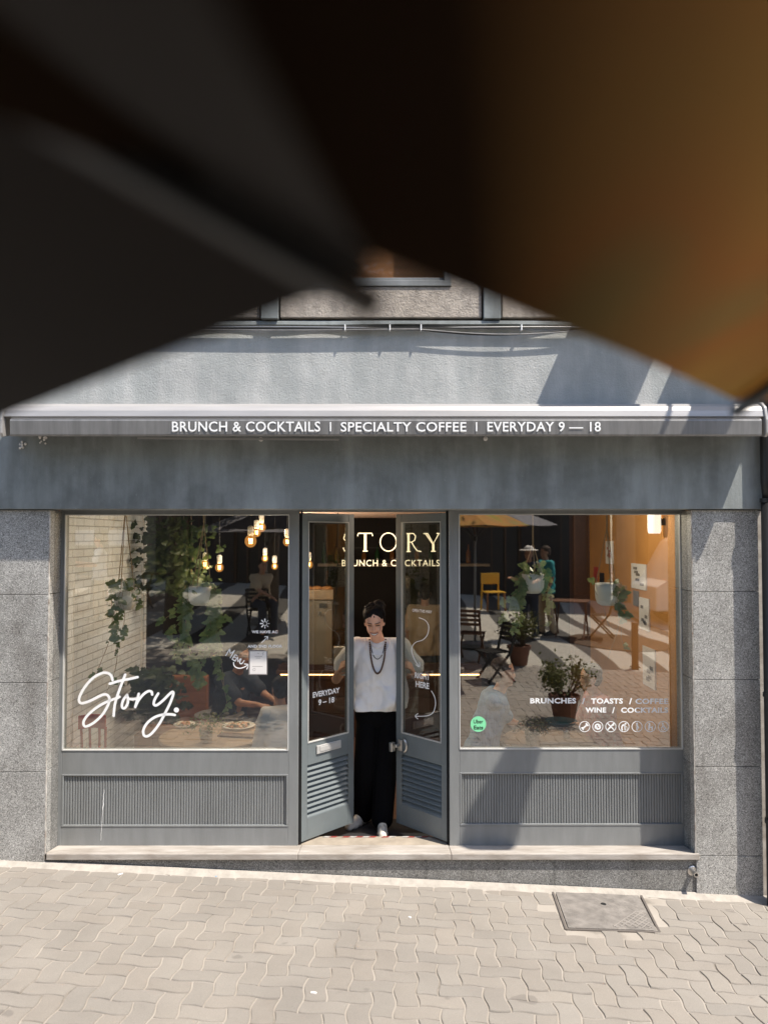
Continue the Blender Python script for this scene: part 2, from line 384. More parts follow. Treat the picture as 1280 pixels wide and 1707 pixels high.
def pavemat():
    m, n, l, b = nt('concrete_paver'); tc = n.new('ShaderNodeTexCoord'); co = tc.outputs['Object']
    at = n.new('ShaderNodeAttribute'); at.attribute_name = 'tint'
    t = nz(n, l, co, 1.3, 8, .62); r = ramp(n, [(.3, (.222, .198, .170)), (.7, (.285, .257, .222))]); l.new(t.outputs[0], r.inputs[0])
    f = nz(n, l, co, 220, 3, .6); r2 = ramp(n, [(.25, (.8, .8, .8)), (.75, (1.15, 1.15, 1.15))]); l.new(f.outputs[0], r2.inputs[0])
    o = mixc(n, l, 1.0, r.outputs[0], r2.outputs[0], 'MULTIPLY'); o = mixc(n, l, 1.0, o, at.outputs['Color'], 'MULTIPLY')
    g = nz(n, l, co, 5.5, 2, .4); rg = ramp(n, [(.735, (0, 0, 0)), (.765, (1, 1, 1))]); l.new(g.outputs[0], rg.inputs[0])
    sc = n.new('ShaderNodeMath'); sc.operation = 'MULTIPLY'; sc.inputs[1].default_value = .5; l.new(rg.outputs[0], sc.inputs[0])
    o = mixc(n, l, sc.outputs[0], o, (.13, .115, .10))
    l.new(o, b.inputs['Base Color']); b.inputs['Roughness'].default_value = .85
    bp = n.new('ShaderNodeBump'); bp.inputs['Strength'].default_value = .35; bp.inputs['Distance'].default_value = .004
    l.new(f.outputs[0], bp.inputs['Height']); l.new(bp.outputs[0], b.inputs['Normal']); return m
def lin(a, b, n): return [a+(b-a)*k/n for k in range(n+1)]
xs = [-90, -50, -25]+lin(-14, 14, 28)+[25, 50, 90]; ys = [-120, -80, -50, -30, -22, -18]+lin(-16, 12, 28)+[20, 60]
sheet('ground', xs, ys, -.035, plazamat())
xs = lin(-7, 7, 14); ys = lin(-6.6, .05, 14)
sheet('pavement_bed', xs, ys, -.006, sandmat())
def pavers():
    a = .117; A = .0080; vs = []; fs = []; tint = []
    th = R(-2)
    ct, st = math.cos(th), math.sin(th)
    cov = [ground(*q) for q in ((918, 1478), (1062, 1481), (1099, 1554), (943, 1549))]
    def incover(x, y):
        s = [(cov[(k+1) % 4].x-cov[k].x)*(y-cov[k].y)-(cov[(k+1) % 4].y-cov[k].y)*(x-cov[k].x) for k in range(4)]
        return all(q > 0 for q in s) or all(q < 0 for q in s)
    def warp(u, v):
        x = u + A*math.sin(2*math.pi*v/(2*a)+.8) + .012*math.sin(v*2.1+1)+.01*math.sin(u*1.3)
        y = v + A*math.sin(2*math.pi*u/(2*a)+.3) + .012*math.sin(u*1.7)
        return (x*ct-y*st, x*st+y*ct)
    for i in range(-64, 65):
        for j in range(-62, 5):
            k = (i-j) % 4
            if k == 0: w_, h_ = 2, 1
            elif k == 3: w_, h_ = 1, 2
            else: continue
            u0, v0, u1, v1 = i*a, j*a, (i+w_)*a, (j+h_)*a
            g = .0032; rnd = random.Random(i*977+j*31)
            dzp = rnd.uniform(-.0016, .0016); tl = (rnd.uniform(-.006, .006), rnd.uniform(-.006, .006))
            rings = []
            for ins, dz in ((g, -.007), (g+.0035, 0), (g+.05, .0006)):
                ring = []
                n1 = 6*w_; n2 = 6*h_
                x0, x1, y0, y1 = u0+ins, u1-ins, v0+ins, v1-ins
                e = [(x0+(x1-x0)*t/n1, y0) for t in range(n1)]+[(x1, y0+(y1-y0)*t/n2) for t in range(n2)]+[(x1-(x1-x0)*t/n1, y1) for t in range(n1)]+[(x0, y1-(y1-y0)*t/n2) for t in range(n2)]
                for (u, v) in e:
                    x, y = warp(u, v); ring.append((x, y, dz))
                rings.append(ring)
            cx, cy = warp((u0+u1)/2, (v0+v1)/2)
            if cy > .12 or cy < -6.6 or abs(cx) > 6.9: continue
            if incover(cx, cy) or incover(cx+.07, cy) or incover(cx-.07, cy) or incover(cx, cy+.04) or incover(cx, cy-.04): continue
            base = len(vs); N = len(rings[0])
            for ring in rings:
                for x, y, dz in ring: vs.append((x, min(y, 0.01), gz(x, y)+dz+dzp+tl[0]*(x-cx)*3+tl[1]*(y-cy)*3))
            for q in range(2):
                for t in range(N): fs.append((base+q*N+t, base+q*N+(t+1) % N, base+(q+1)*N+(t+1) % N, base+(q+1)*N+t))
            fs.append(tuple(base+2*N+t for t in range(N)))
            c = rnd.uniform(.93, 1.04); wm = rnd.uniform(-.01, .012)
            tint += [(c+wm, c, c-wm, 1)]*(3*N)
    me = bpy.data.meshes.new('pavement'); me.from_pydata(vs, [], fs); me.update()
    ca = me.color_attributes.new('tint', 'FLOAT_COLOR', 'POINT'); ca.data.foreach_set('color', [q for t in tint for q in t])
    me.materials.append(pavemat()); o = bpy.data.objects.new('pavement', me); COL.objects.link(o); struct(o)
    # cover
    c = sum(cov, Vector())/4
    t = thing('manhole_cover', 'brown metal utility cover with a diamond-tread corner, set in the pavers below the right window', 'manhole cover', c)
    up = Vector((0, 0, .003))
    def bil(u, v, d=0):
        p = cov[0].lerp(cov[1], u).lerp(cov[3].lerp(cov[2], u), v); return Vector((p.x, p.y, gz(p.x, p.y)+d))
    MB().add([bil(u, v, d) for d in (.003, -.02) for u, v in ((.03, .03), (.97, .03), (.97, .97), (.03, .97))], [(0, 1, 2, 3), (4, 7, 6, 5), (0, 4, 5, 1), (1, 5, 6, 2), (2, 6, 7, 3), (3, 7, 4, 0)]).build('plate', 'conc', t)
    fr = MB()
    for (p, q) in (((0, 0), (1, 0)), ((1, 0), (1, 1)), ((1, 1), (0, 1)), ((0, 1), (0, 0))): fr.bar(bil(*p, -.004), bil(*q, -.004), .014)
    fr.build('frame', mat('cover_frame_metal', (.16, .14, .125), .6, .3), t)
    dm = MB()
    for k in range(-12, 13):
        for sgn in (1, -1):
            pts = []
            for s_ in range(0, 41):
                u = .42+s_/40*.52; v = (k*.085+sgn*(u-.5)*1.1)+.7
                if .45 < v < .94 and v > 1.42-u*1.0+.0: pts.append((u, v))
            if len(pts) > 1: dm.bar(bil(*pts[0], .004), bil(*pts[-1], .004), .0075, .005)
    dm.build('tread', mat('tread_ridge', (.34, .31, .28), .5, .3), t)
    MB().lathe([(.02, 0), (.02, .004)], bil(.52, .42, .002), 10).build('lift_hole', 'gap', t)
    # mortar strip at the foot of the wall
pavers()
mo = MB(); N = 60
rr = random.Random(3)
for i in range(N+1):
    x = -3.5+7*i/N; g0 = gz(x, 0); ww = .035+.02*noise.noise(Vector((x*3, 0, 0)))+.012*rr.random()
    mo.v += [Vector((x, .01, g0+.03)), Vector((x, -ww*.6, g0+.016)), Vector((x, -ww-.03, g0-.002))]
for i in range(N):
    for k in range(2): a = i*3+k; mo.f.append((a, a+3, a+4, a+1))
struct(mo.build('mortar_strip', mat('pale_mortar', (.38, .345, .30), .9, var=.2, vs=14, bump=.6, bs=50), smooth=True))
# =================================================================== CAFE BUILDING
B = thing('cafe_building', 'grey plastered cafe building with a glazed shopfront framed in speckled granite', 'building', (0, .3, 0))
FY = .22                      # face of the timber shopfront
zt = P(640, 849, 0).z         # underside of the fascia
zft = P(640, 690, -.03).z
XL = P(79, 1100, 0).x; XR = P(1156, 1100, 0).x
fa = MB().box(-6, 2.80, -.03, .6, zt, zft+.02); fa.box(2.80, 6, .06, .6, zt, zft+.02)
fa.build('fascia', 'fascia', B, bevel=.004)
zl = P(640, 541, -.03).z
uw = MB().box(-6, 6, -.028, .6, zft+.023, zl-.0); uw.build('wall', 'wall', B)
# ledge over the wall, its wavy front shaped to cast a scalloped shadow
lg = MB(); N = 140
def prof(x):
    w_ = .026+.011*math.sin(x*2.6+.6)+.006*math.sin(x*7.1+1)
    return [(-.028, zl+.03), (-w_-.028, zl+.018), (-w_-.032, zl-.006), (-.028, zl-.012)]
for i in range(N+1):
    x = -6+12*i/N
    for (y, z) in prof(x): lg.v.append(Vector((x, y, z)))
for i in range(N):
    for k in range(4): a = i*4; lg.f.append((a+k, a+(k+1) % 4, a+4+(k+1) % 4, a+4+k))
lg.build('ledge', 'fascia', B)
zp0 = zl+.03; zp1 = P(700, 478, -.05).z; ztop = 9.5
pil = MB(); pan = MB()
pxs = [P(820+d, 500, -.06).x for d in (-1110, -370*2, -370, 0, 370)]
for x in pxs: pil.box(x-.063, x+.063, -.075, .6, zp0+.003, ztop)
pil.build('pilaster', 'fascia', B, bevel=.004)
edges = [-6]+pxs+[6]
for a, b_ in zip(edges[:-1], edges[1:]): pan.box(a+.075, b_-.075, -.05, .4, zp0+.016, zp1)
pan.build('stone_panel', 'pebble', B, bevel=.006)
zw = zp1+.045
bk = MB().box(-6, 6, .02, .6, zp0+.001, zp0+.014)
for a, b_ in zip(edges[:-1], edges[1:]): bk.box(a+.065, b_-.065, .0, .55, zw+1.6, ztop-.01)
bk.build('upper_wall', 'fascia', B)
ub = MB().box(-6, 6, .25, .28, zp0, ztop-.02).build('upper_backing', 'darkw', B)
for k, (a, b_) in enumerate(zip(edges[:-1], edges[1:])):
    x0, x1 = (a+.075, b_-.33) if k == 3 else (a+.2, b_-.2)
    if k == 3: x1 = P(752, 470, -.06).x
    f = MB(); f.box(x0, x1, -.06, .1, zp1+.004, zw); f.box(x0, x1, -.05, .08, zw+1.5, zw+1.56)
    f.box(x0, x0+.05, -.055, .08, zw+.002, zw+1.498); f.box(x1-.05, x1, -.055, .08, zw+.002, zw+1.498)
    f.box(x0+.052, x1-.052, -.03, .03, zw+.002, zw+.03)
    w_ = f.build('upper_window', 'paint', B, bevel=.003)
    MB().box(a+.064, x0-.001, -.045, .3, zp1+.001, ztop-.02).build('side_panel', 'pebble', w_); MB().box(x1+.001, b_-.064, -.045, .3, zp1+.001, ztop-.02).build('side_panel', 'pebble', w_)
    MB().box(x0+.052, x1-.052, .0, .006, zw+.034, zw+1.498).build('pane', 'glassu', w_)
    MB().box(x0, x1, .2, .22, zp1, zw+1.5).build('blind', 'owood', w_)
# granite cladding
def slabs(x0, x1, joints, side=None):
    mb = MB()
    for k in range(len(joints)-1):
        mb.box(x0, x1, 0, .10, joints[k+1]+.0022, joints[k]-.0022)
    return mb
jl = [zt-.004]+[P(40, y, 0).z for y in (991, 1138, 1287)]+[-.9]
jr = [zt-.004]+[P(1200, y, 0).z for y in (986, 1133, 1278, 1427)]+[-1.2]
a = slabs(-3.35, XL, jl); a.box(-6, -3.354, 0, .1, -1, zt-.004)
a.build('granite_cladding', 'granite', B, bevel=.002)
a = slabs(XR+.0, 2.755, jr); a.build('granite_cladding', 'granite', B, bevel=.002)
a = MB()
for x0, x1, jj in ((XL-.03, XL-.0005, jl), (XR+.0005, XR+.03, jr)):
    for k in range(len(jj)-1):
        z0 = max(jj[k+1], .0); 
        if jj[k] > 0: a.box(x0, x1, .1025, FY+.12, z0+.002, jj[k]-.002)
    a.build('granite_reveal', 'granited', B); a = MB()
MB().box(-3.34, XL-.032, .1, .25, -1, zt-.01).build('mortar_backing', 'marble', B); bk = MB().box(XR+.032, 2.73, .1, .25, -1, zt-.01); bk.box(2.757, 2.928, .03, .25, -1.2, zt-.01); bk.build('mortar_backing', 'marble', B)
ch = MB()  # chipped pale edge strips
for x, sg in ((XL, -1), (XR, 1)):
    pts = []
    for k in range(40): z = zt-.01-k*(zt-.05)/39; pts.append((x-sg*.004+.003*noise.noise(Vector((z*9, x, 0))), .004, z))
    ch = MB(); ch.tube(pts, [.0045+.004*abs(noise.noise(Vector((p[2]*14, x, 5)))) for p in pts], 5)
    ch.build('mortar_edge', MT.setdefault('filler', None) or mat('flaking_white_filler', (.6, .58, .54), .9, c2=(.25, .2, .16), vs=20), B)
# plinth under the sill and the marble sill
zs = P(640, 1410, FY).z; SILL = zs
sx0 = P(77, 1433, -.008).x; sx1 = P(1166, 1433, -.008).x; SF = -.008; zsb = P(640, 1434, SF).z; zsf = P(640, 1423.5, SF).z
g = MB()
cuts = [XL+.0, P(430, 1450, 0).x, P(711, 1450, 0).x, P(925, 1450, 0).x, XR-.0]
for a_, b_ in zip(cuts[:-1], cuts[1:]): g.box(a_+.001, b_-.001, .018, .22, -1.1, zsb-.001)
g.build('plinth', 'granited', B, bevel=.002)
g = MB()
cuts = [sx0, P(497, 1430, 0).x, P(752, 1430, 0).x, sx1]
for k, (a_, b_) in enumerate(zip(cuts[:-1], cuts[1:])):
    a2, b2 = (XL+.002 if k == 0 else a_+.001), (XR-.002 if k == 2 else b_-.001)
    g.add([(a_+.001, SF, zsb), (b_-.001, SF, zsb), (b_-.001, SF, zsf), (a_+.001, SF, zsf), (a_+.001, -.0005, zsb), (b_-.001, -.0005, zsb), (b_-.001, -.0005, zsf), (a_+.001, -.0005, zsf),
           (a2, FY+.02, SILL-.001), (b2, FY+.02, SILL-.001), (a2, -.0005, zsf), (b2, -.0005, zsf), (a2, FY+.02, zsb), (b2, FY+.02, zsb), (a2, -.0005, zsb), (b2, -.0005, zsb)],
          [(0, 1, 2, 3), (3, 2, 6, 7), (0, 4, 5, 1), (0, 3, 7, 4), (1, 5, 6, 2), (10, 11, 9, 8), (8, 9, 13, 12), (12, 13, 15, 14), (10, 8, 12, 14), (11, 15, 13, 9)])
g.build('marble_sill', 'marble', B, bevel=.005)
XD0 = P(499, 1400, FY).x; XD1 = P(748, 1400, FY).x
MB().box(XD0+.003, XD1-.003, FY+.022, FY+.19, SILL-.03, SILL-.004).build('door_threshold', mat('worn_beige_stone', (.33, .28, .22), .8, var=.25, vs=8, bump=.2), B)
# ---- hazard tape on the step
tp = MB(); tp2 = MB()
xx = XD0+.16; k = 0
while xx < XD1-.19:
    q = tp if k % 2 == 0 else tp2; wd = .05
    if k in (2, 8, 11): xx += wd; k += 1; continue
    q.add([(xx, FY+.166, SILL-.002), (xx+wd, FY+.166, SILL-.002), (xx+wd+.02, FY+.191, SILL-.002), (xx+.02, FY+.191, SILL-.002)], [(0, 1, 2, 3)])
    q.add([(xx+.02, FY+.1915, SILL-.002), (xx+wd+.02, FY+.1915, SILL-.002), (xx+wd+.02, FY+.1915, SILL-.03), (xx+.02, FY+.1915, SILL-.03)], [(0, 1, 2, 3)])
    xx += wd+.001; k += 1
tt = thing('hazard_tape', 'worn red and white striped tape along the doorway step', 'tape', (0, FY+.18, SILL))
tp.build('white_stripe', mat('worn_white_tape', (.42, .40, .37), .7, var=.5, vs=30), tt); tp2.build('red_stripe', mat('red_tape', (.26, .04, .03), .7, var=.5, vs=30), tt)
# ---- interior shell
FZ = -.075; IX0 = -2.66; IX1 = 2.42; IY = 6.2; CEI = zt+.03
sh = MB().box(IX0-.2, IX1+.2, FY+.2, IY+.2, FZ-.1, FZ); struct_floor = sh.build('interior_floor', 'floor', B)
MB().box(IX0-.12, IX0, FY+.045, 2.83, FZ, CEI+.3).build('brick_side_wall', 'brick', B)
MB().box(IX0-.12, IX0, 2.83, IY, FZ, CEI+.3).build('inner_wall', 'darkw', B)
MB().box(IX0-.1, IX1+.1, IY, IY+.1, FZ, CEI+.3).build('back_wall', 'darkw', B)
MB().box(IX1, IX1+.12, FY+.045, 3.6, FZ, CEI+.3).build('orange_side_wall', 'orange', B)
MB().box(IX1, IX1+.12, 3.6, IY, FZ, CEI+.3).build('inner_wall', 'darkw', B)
MB().box(-1.05, .75, FY+.1, 3.9, CEI, CEI+.05).build('ceiling_soffit', 'beige', B)
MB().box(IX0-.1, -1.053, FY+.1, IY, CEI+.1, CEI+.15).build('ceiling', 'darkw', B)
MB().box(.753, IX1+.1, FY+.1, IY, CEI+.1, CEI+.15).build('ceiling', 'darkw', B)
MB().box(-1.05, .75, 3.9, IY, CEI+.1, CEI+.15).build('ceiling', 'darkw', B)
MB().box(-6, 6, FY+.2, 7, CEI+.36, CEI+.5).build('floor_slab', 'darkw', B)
px_ = P(240, 1000, 2.8).x
MB().box(IX0+.003, px_-.0, 2.81, 2.9, FZ, CEI+.09).build('brick_return_wall', 'brick', B)
tb = MB().tube([(px_-.01, 2.76, FZ), (px_-.01, 2.76, CEI+.08)], .014, 8).build('water_pipe', 'white', B, smooth=True)
# ---- timber shopfront : windows
zg1 = P(300, 858, GY).z; zg0 = P(300, 1250, GY).z
def window(x0p, x1p, mull_l, mull_r, prx0, prx1, y_pt, y_pb, gy0, gy1):
    gx0 = P(x0p, 1050, GY).x; gx1 = P(x1p, 1050, GY).x; mx0 = P(mull_l, 1300, FY).x; mx1 = P(mull_r, 1300, FY).x
    zg1 = P(300, gy0, GY).z; zg0 = P(300, gy1, GY).z
    f = MB()
    f.box(mx0, gx0, FY, FY+.08, SILL, CEI); f.box(gx1, mx1, FY, FY+.08, SILL, CEI)
    f.box(gx0, gx1, FY+.001, FY+.08, zg1, CEI)
    zpt = P(300, y_pt, FY).z; zpb = P(300, y_pb, FY).z
    f.box(gx0, gx1, FY+.001, FY+.08, zpt, zg0); f.box(gx0, gx1, FY+.001, FY+.08, SILL, zpb)
    W = f.build('display_window', 'paint', B, bevel=.003)
    b = MB(); t_ = .006
    for (a, c, d, e) in ((gx0, gx1, zg0-.002, zg0+t_), (gx0, gx1, zg1-t_, zg1+.002), (gx0-.002, gx0+t_, zg0+t_, zg1-t_), (gx1-t_, gx1+.002, zg0+t_, zg1-t_)): b.box(a, c, FY-.004, FY+.014, d, e)
    b.build('glazing_bead', mat('pale_glazing_bead', (.55, .55, .53), .5), W)
    MB().box(gx0+.001, gx1-.001, GY, GY+.006, zg0+.001, zg1-.001).build('pane', 'glass', W)
    bead = MB(); q0 = P(prx0, 1300, FY).x; q1 = P(prx1, 1300, FY).x
    for (a, c, d, e) in ((gx0, gx1, zpb-.002, zpb+.012), (gx0, gx1, zpt-.012, zpt+.002), (gx0, gx0+.016, zpb+.012, zpt-.012), (gx1-.016, gx1, zpb+.012, zpt-.012)): bead.box(a, c, FY-.003, FY+.03, d, e)
    bead.build('panel_moulding', 'paint', W, bevel=.003)
    rb = MB().box(gx0+.016, gx1-.016, FY+.018, FY+.04, zpb+.012, zpt-.012)
    n_ = 82; ww = (gx1-gx0-.032)/n_
    for k in range(n_):
        xa = gx0+.016+k*ww
        rb.add([(xa+ww*.04, FY+.0175, z) for z in (zpb+.012, zpt-.012)]+[(xa+ww*.26, FY+.0095, z) for z in (zpb+.012, zpt-.012)]+[(xa+ww*.74, FY+.0095, z) for z in (zpb+.012, zpt-.012)]+[(xa+ww*.96, FY+.0175, z) for z in (zpb+.012, zpt-.012)],
               [(0, 1, 3, 2), (2, 3, 5, 4), (4, 5, 7, 6)])
    rb.build('ribbed_panel', 'paint', W, recalc=False)
    return W
WL = window(108, 482, 97, 497, 105, 478, 1291, 1378, 858, 1250)
WR = window(765, 1134, 749, 1147, 767, 1140, 1288, 1376, 857, 1248)
gp = MB().box(XD0-.003, XD0+.012, FY+.03, FY+.08, SILL, CEI); gp.box(XD1-.012, XD1+.003, FY+.03, FY+.08, SILL, CEI)
gp.build('door_jamb', 'gap', B)
MB().box(XD0+.012, XD1-.012, FY+.02, FY+.08, P(640, 853, FY).z, CEI).build('door_head', 'paintd', B)
# scuff on the left panel
sc = MB(); rr = random.Random(5); dpts = [(174+noise.noise(Vector((k*.7, 0, 0)))*1.2-.32*k, 1316+k*5) for k in range(18)]
for k in range(17):
    w0, w1 = .25+1.0*abs(noise.noise(Vector((k*.9, 3, 0))))*(k < 9), .25+1.0*abs(noise.noise(Vector(((k+1)*.9, 3, 0))))*(k < 8)
    (xa, ya), (xb, yb) = dpts[k], dpts[k+1]
    sc.add([P(xa-w0, ya, FY-.0035), P(xa+w0, ya, FY-.0035), P(xb+w1, yb, FY-.0035), P(xb-w1, yb, FY-.0035)], [(0, 1, 2, 3)])
sc.build('paint_drip', 'white', WL)
# ---- doors
LW = .555
def door(hx, ang, side):
    X = Matrix.Translation(Vector((hx, FY+.035, SILL+.012))) @ Matrix.Rotation(ang, 4, 'Z')
    Xi = X.inverted()
    def loc(px, py, d=0):   # picture point on the outer face of this leaf -> local
        o = Xi @ CAM; d_ = (Xi.to_3x3() @ ray(px, py)); t = (d-o.y)/d_.y; return o + d_*t
    xa, xb = (0.0, LW) if side > 0 else (-LW, 0.0)
    H = P(640, 856, FY+.2).z-SILL-.012
    zg0 = .735; zg1 = H-.065; zl0, zl1 = .165, .565; st = .062; th = .042
    f = MB(X)
    f.box(xa, xa+st, 0, th, 0, H); f.box(xb-st, xb, 0, th, 0, H)
    for z0, z1 in ((0, zl0), (zl1, zg0), (zg1, H)): f.box(xa+st, xb-st, .001, th-.001, z0, z1)
    D = f.build('door', 'paintd', B, bevel=.003)
    bd = MB(X); t_ = .007
    for (a, c, d, e) in ((xa+st, xb-st, zg0-.001, zg0+t_), (xa+st, xb-st, zg1-t_, zg1+.001), (xa+st-.001, xa+st+t_, zg0+t_, zg1-t_), (xb-st-t_, xb-st+.001, zg0+t_, zg1-t_)): bd.box(a, c, -.004, .012, d, e)
    bd.build('glazing_bead', mat('pale_door_bead', (.5, .5, .48), .5), D)
    MB(X).box(xa+st+.001, xb-st-.001, .016, .022, zg0+.001, zg1-.001).build('pane', 'glassd', D)
    lv = MB(X); n_ = 10; hh = (zl1-zl0)/n_
    for k in range(n_):
        z = zl0+k*hh; a = [(0.001, z+hh*.02), (.004, z+hh*.16), (.034, z+hh*1.0), (.036, z+hh*.85)]
        lv.add([(x, y, zz) for x in (xa+st+.001, xb-st-.001) for y, zz in a], [(0, 1, 5, 4), (1, 2, 6, 5), (2, 3, 7, 6), (3, 0, 4, 7), (0, 3, 2, 1), (4, 5, 6, 7)])
    lb_ = lv.build('louvre', 'paintd', D)
    MB(X).box(xa+st, xb-st, th-.004, th-.002, zl0, zl1).build('louvre_backing', 'gap', D)
    def rect(mb, txt, x0, x1, yt, yb, bold, slope_t=0, slope_b=0, space=1.0):
        def fn(u, v, d): 
            px = x0+(x1-x0)*u; p = loc(px, (yb+slope_b*u)*(1-v)+(yt+slope_t*u)*v, .0135-d); return X @ p
        g, fs = glyphs(txt, bold, space); mb.add([], []); k = len(mb.v)
        mb.v += [fn(u, v, .0) for u, v in g]; mb.f += [tuple(i+k for i in q) for q in fs]
    def pf(px, py, d): return X @ loc(px, py, .0135-d)
    return D, X, loc, rect, pf
def pxc(x, y): return (480+x/2.893, 840+y/2.893)
DL, XLm, locL, rectL, pfL = door(P(502, 1400, FY+.035).x, R(46), 1)
t = MB()
x0, y0 = pxc(120, 910); x1, y1 = pxc(250, 880)
rectL(t, 'EVERYDAY', x0, x1, pxc(0, 909)[1], pxc(0, 936)[1], .03, -8.6, -9)
t.build('lettering', 'white', DL); t = MB()
rectL(t, '9 – 18', pxc(147, 0)[0], pxc(224, 0)[0], pxc(0, 944)[1], pxc(0, 972)[1], .03, -5, -5.2)
t.build('lettering', 'white', DL)
m_ = MB(XLm); c0 = locL(*pxc(136, 1186)); c1 = locL(*pxc(252, 1226)); m_.box(c0.x, c1.x, -.012, 0, .635, .70)
ms = m_.build('mail_slot', 'mail', DL, bevel=.004); m_ = MB(XLm); m_.box(c0.x+.03, c1.x-.025, -.016, -.0125, .65, .687); m_.build('flap', 'mail', ms, bevel=.002)
DR, XRm, locR, rectR, pfR = door(P(746, 1400, FY+.035).x, R(-46), -1)
t = MB()
rectR(t, 'OPEN THIS WAY', pxc(599, 0)[0], pxc(693, 0)[0], pxc(0, 505)[1], pxc(0, 520)[1], .02, 3.2, 3)
t.build('lettering', 'white', DR); t = MB()
rectR(t, 'RIGHT', pxc(611, 0)[0], pxc(683, 0)[0], pxc(0, 811)[1], pxc(0, 839)[1], .03, 3.5, 4)
t.build('lettering', 'white', DR); t = MB()
rectR(t, 'HERE', pxc(615, 0)[0], pxc(680, 0)[0], pxc(0, 853)[1], pxc(0, 882)[1], .03, 4, 4)
t.build('lettering', 'white', DR); t = MB()
stroke(t, [pxc(*q) for q in ((632, 549), (662, 562), (678, 590), (672, 630), (650, 655), (615, 668), (598, 690), (597, 715), (610, 750), (632, 785))], 1.3, pfR, .0)
stroke(t, [pxc(*q) for q in ((616, 776), (633, 786), (634, 764))], 1.2, pfR, .0)
t.build('arrow', 'white', DR); t = MB()
stroke(t, [pxc(*q) for q in ((691, 902), (706, 930), (711, 965), (700, 1005), (670, 1022), (614, 1024))], 1.3, pfR, .0)
stroke(t, [pxc(*q) for q in ((626, 1011), (613, 1024), (626, 1037))], 1.2, pfR, .0)
t.build('arrow', 'white', DR)
h = MB(XRm); z = .63
h.box(-LW+.03, -LW+.075, -.012, 0, z-.04, z+.05); h.box(-LW+.038, -LW+.062, -.06, -.012, z-.005, z+.02); h.box(-LW-.012, -LW+.02, -.07, -.03, z-.045, z+.03)
h.build('handle', 'chrome', DR, bevel=.005)
h = MB(XRm)
pts = [(-LW+.09+.035*math.cos(a), -.006, z+.01+.05*math.sin(a)) for a in [R(90-18*k) for k in range(11)]]
h.tube(pts, .010, 6).build('lock_guard', 'chrome', DR, smooth=True)
h = MB(XRm); h.box(-LW-.003, -LW, .008, .034, 1.28, 1.52).build('lock_plate', 'black', DR)
# =================================================================== AWNING CASSETTE
AW = thing('awning', 'retracted grey awning cassette with white lettering across the facade', 'awning', (0, -.15, 3.1))
ax0 = P(20, 700, -.25).x; ax1 = P(1266, 700, -.25).x; ex0 = P(4, 700, -.25).x; ex1 = P(1276, 700, -.25).x
z1 = P(640, 679, -.26).z; z2 = P(640, 695, -.26).z; z3 = P(640, 727, -.27).z
hp = [(-.028, z1+.05), (-.10, z1+.052), (-.17, z1+.04), (-.215, z1+.015), (-.243, z1-.02), (-.255, z2+.002), (-.235, z2+.001), (-.2, z2-.01), (-.06, z3+.08), (-.028, z3+.07)]
MB().prism(hp, lambda y, z, s: (ex0+.012 if s == 0 else ex1-.012, y, z)).build('housing', 'alu', AW, smooth=False, bevel=.006)
bp_ = [(-.262, z2-.014), (-.272, z2-.017), (-.276, z2-.03), (-.270, z3+.012), (-.262, z3), (-.235, z3+.004), (-.2, z2-.02), (-.22, z2-.014)]
MB().prism(bp_, lambda y, z, s: (ax0 if s == 0 else ax1, y, z)).build('front_bar', 'bar', AW, bevel=.002)
MB().box(ax0+.01, ax1-.01, -.274, -.258, z2-.0135, z2-.008).build('bar_lip', 'alu', AW)
for xa, xb in ((ex0-.006, ex0+.014), (ex1-.014, ex1+.008)):
    ep = [(-.03, z1+.06), (-.12, z1+.06), (-.2, z1+.045), (-.25, z1+.005), (-.275, z2-.02), (-.275, z3+.02), (-.25, z3-.004), (-.15, z3+.02), (-.03, z3+.06)]
    MB().prism(ep, lambda y, z, s: (xa if s == 0 else xb, y, z)).build('end_cap', 'alu', AW, bevel=.005)
t = MB(); Y = -.277
def awtext(s_, x0, x1, yt, yb, sp=1.05):
    q_ = MB(); letter(q_, s_, lambda u, v, d: P(x0+(x1-x0)*u, yb+(yt-yb)*v, Y-d), .014, sp, .0); q_.build('lettering', 'white', AW)
awtext('BRUNCH & COCKTAILS', 287, 534, 702.5, 719.5)
awtext('SPECIALTY COFFEE', 568, 777, 703.5, 719.5)
awtext('EVERYDAY 9 — 18', 812, 1001, 703, 719.5)
for x in (551, 794):
    t = MB(); t.add([P(x-1.2, 719, Y), P(x+1.2, 719, Y), P(x+1.2, 703.5, Y), P(x-1.2, 703.5, Y)], [(0, 1, 2, 3)])
    t.build('divider_mark', 'white', AW)
t = MB(); t.bar((P(230, 728, -.2).x, -.2, z3-.005), (P(565, 731, -.2).x, -.2, z3-.016), .012); t.build('arm', 'alu', AW)
for (x, y, lb) in ((436, 733, 'small round screw fixing under the awning above the left window'), (808, 732, 'small round screw fixing under the awning right of the doorway'), (38, 741, 'crumbled white plug of filler at the far left under the awning'), (72, 733, 'white filler plug, the smaller and right one of the far left pair')):
    m = MB(); p = P(x, y, -.035)
    if y > 738 or x == 72:
        for k in range(9): m.ball(p+Vector((random.uniform(-.022, .022), random.uniform(-.01, 0), random.uniform(-.028, .022))), random.uniform(.006, .014), 6, 4)
    else: m.lathe([(.012, 0), (.012, .02), (.017, .021), (.017, .03), (.004, .034)], p, 10, M=Matrix.Rotation(R(90), 4, 'X'))
    tag(m.build('wall_fixing', 'paper', origin=p, smooth=False), lb, 'wall fixing', 'fixings on the wall under the awning')
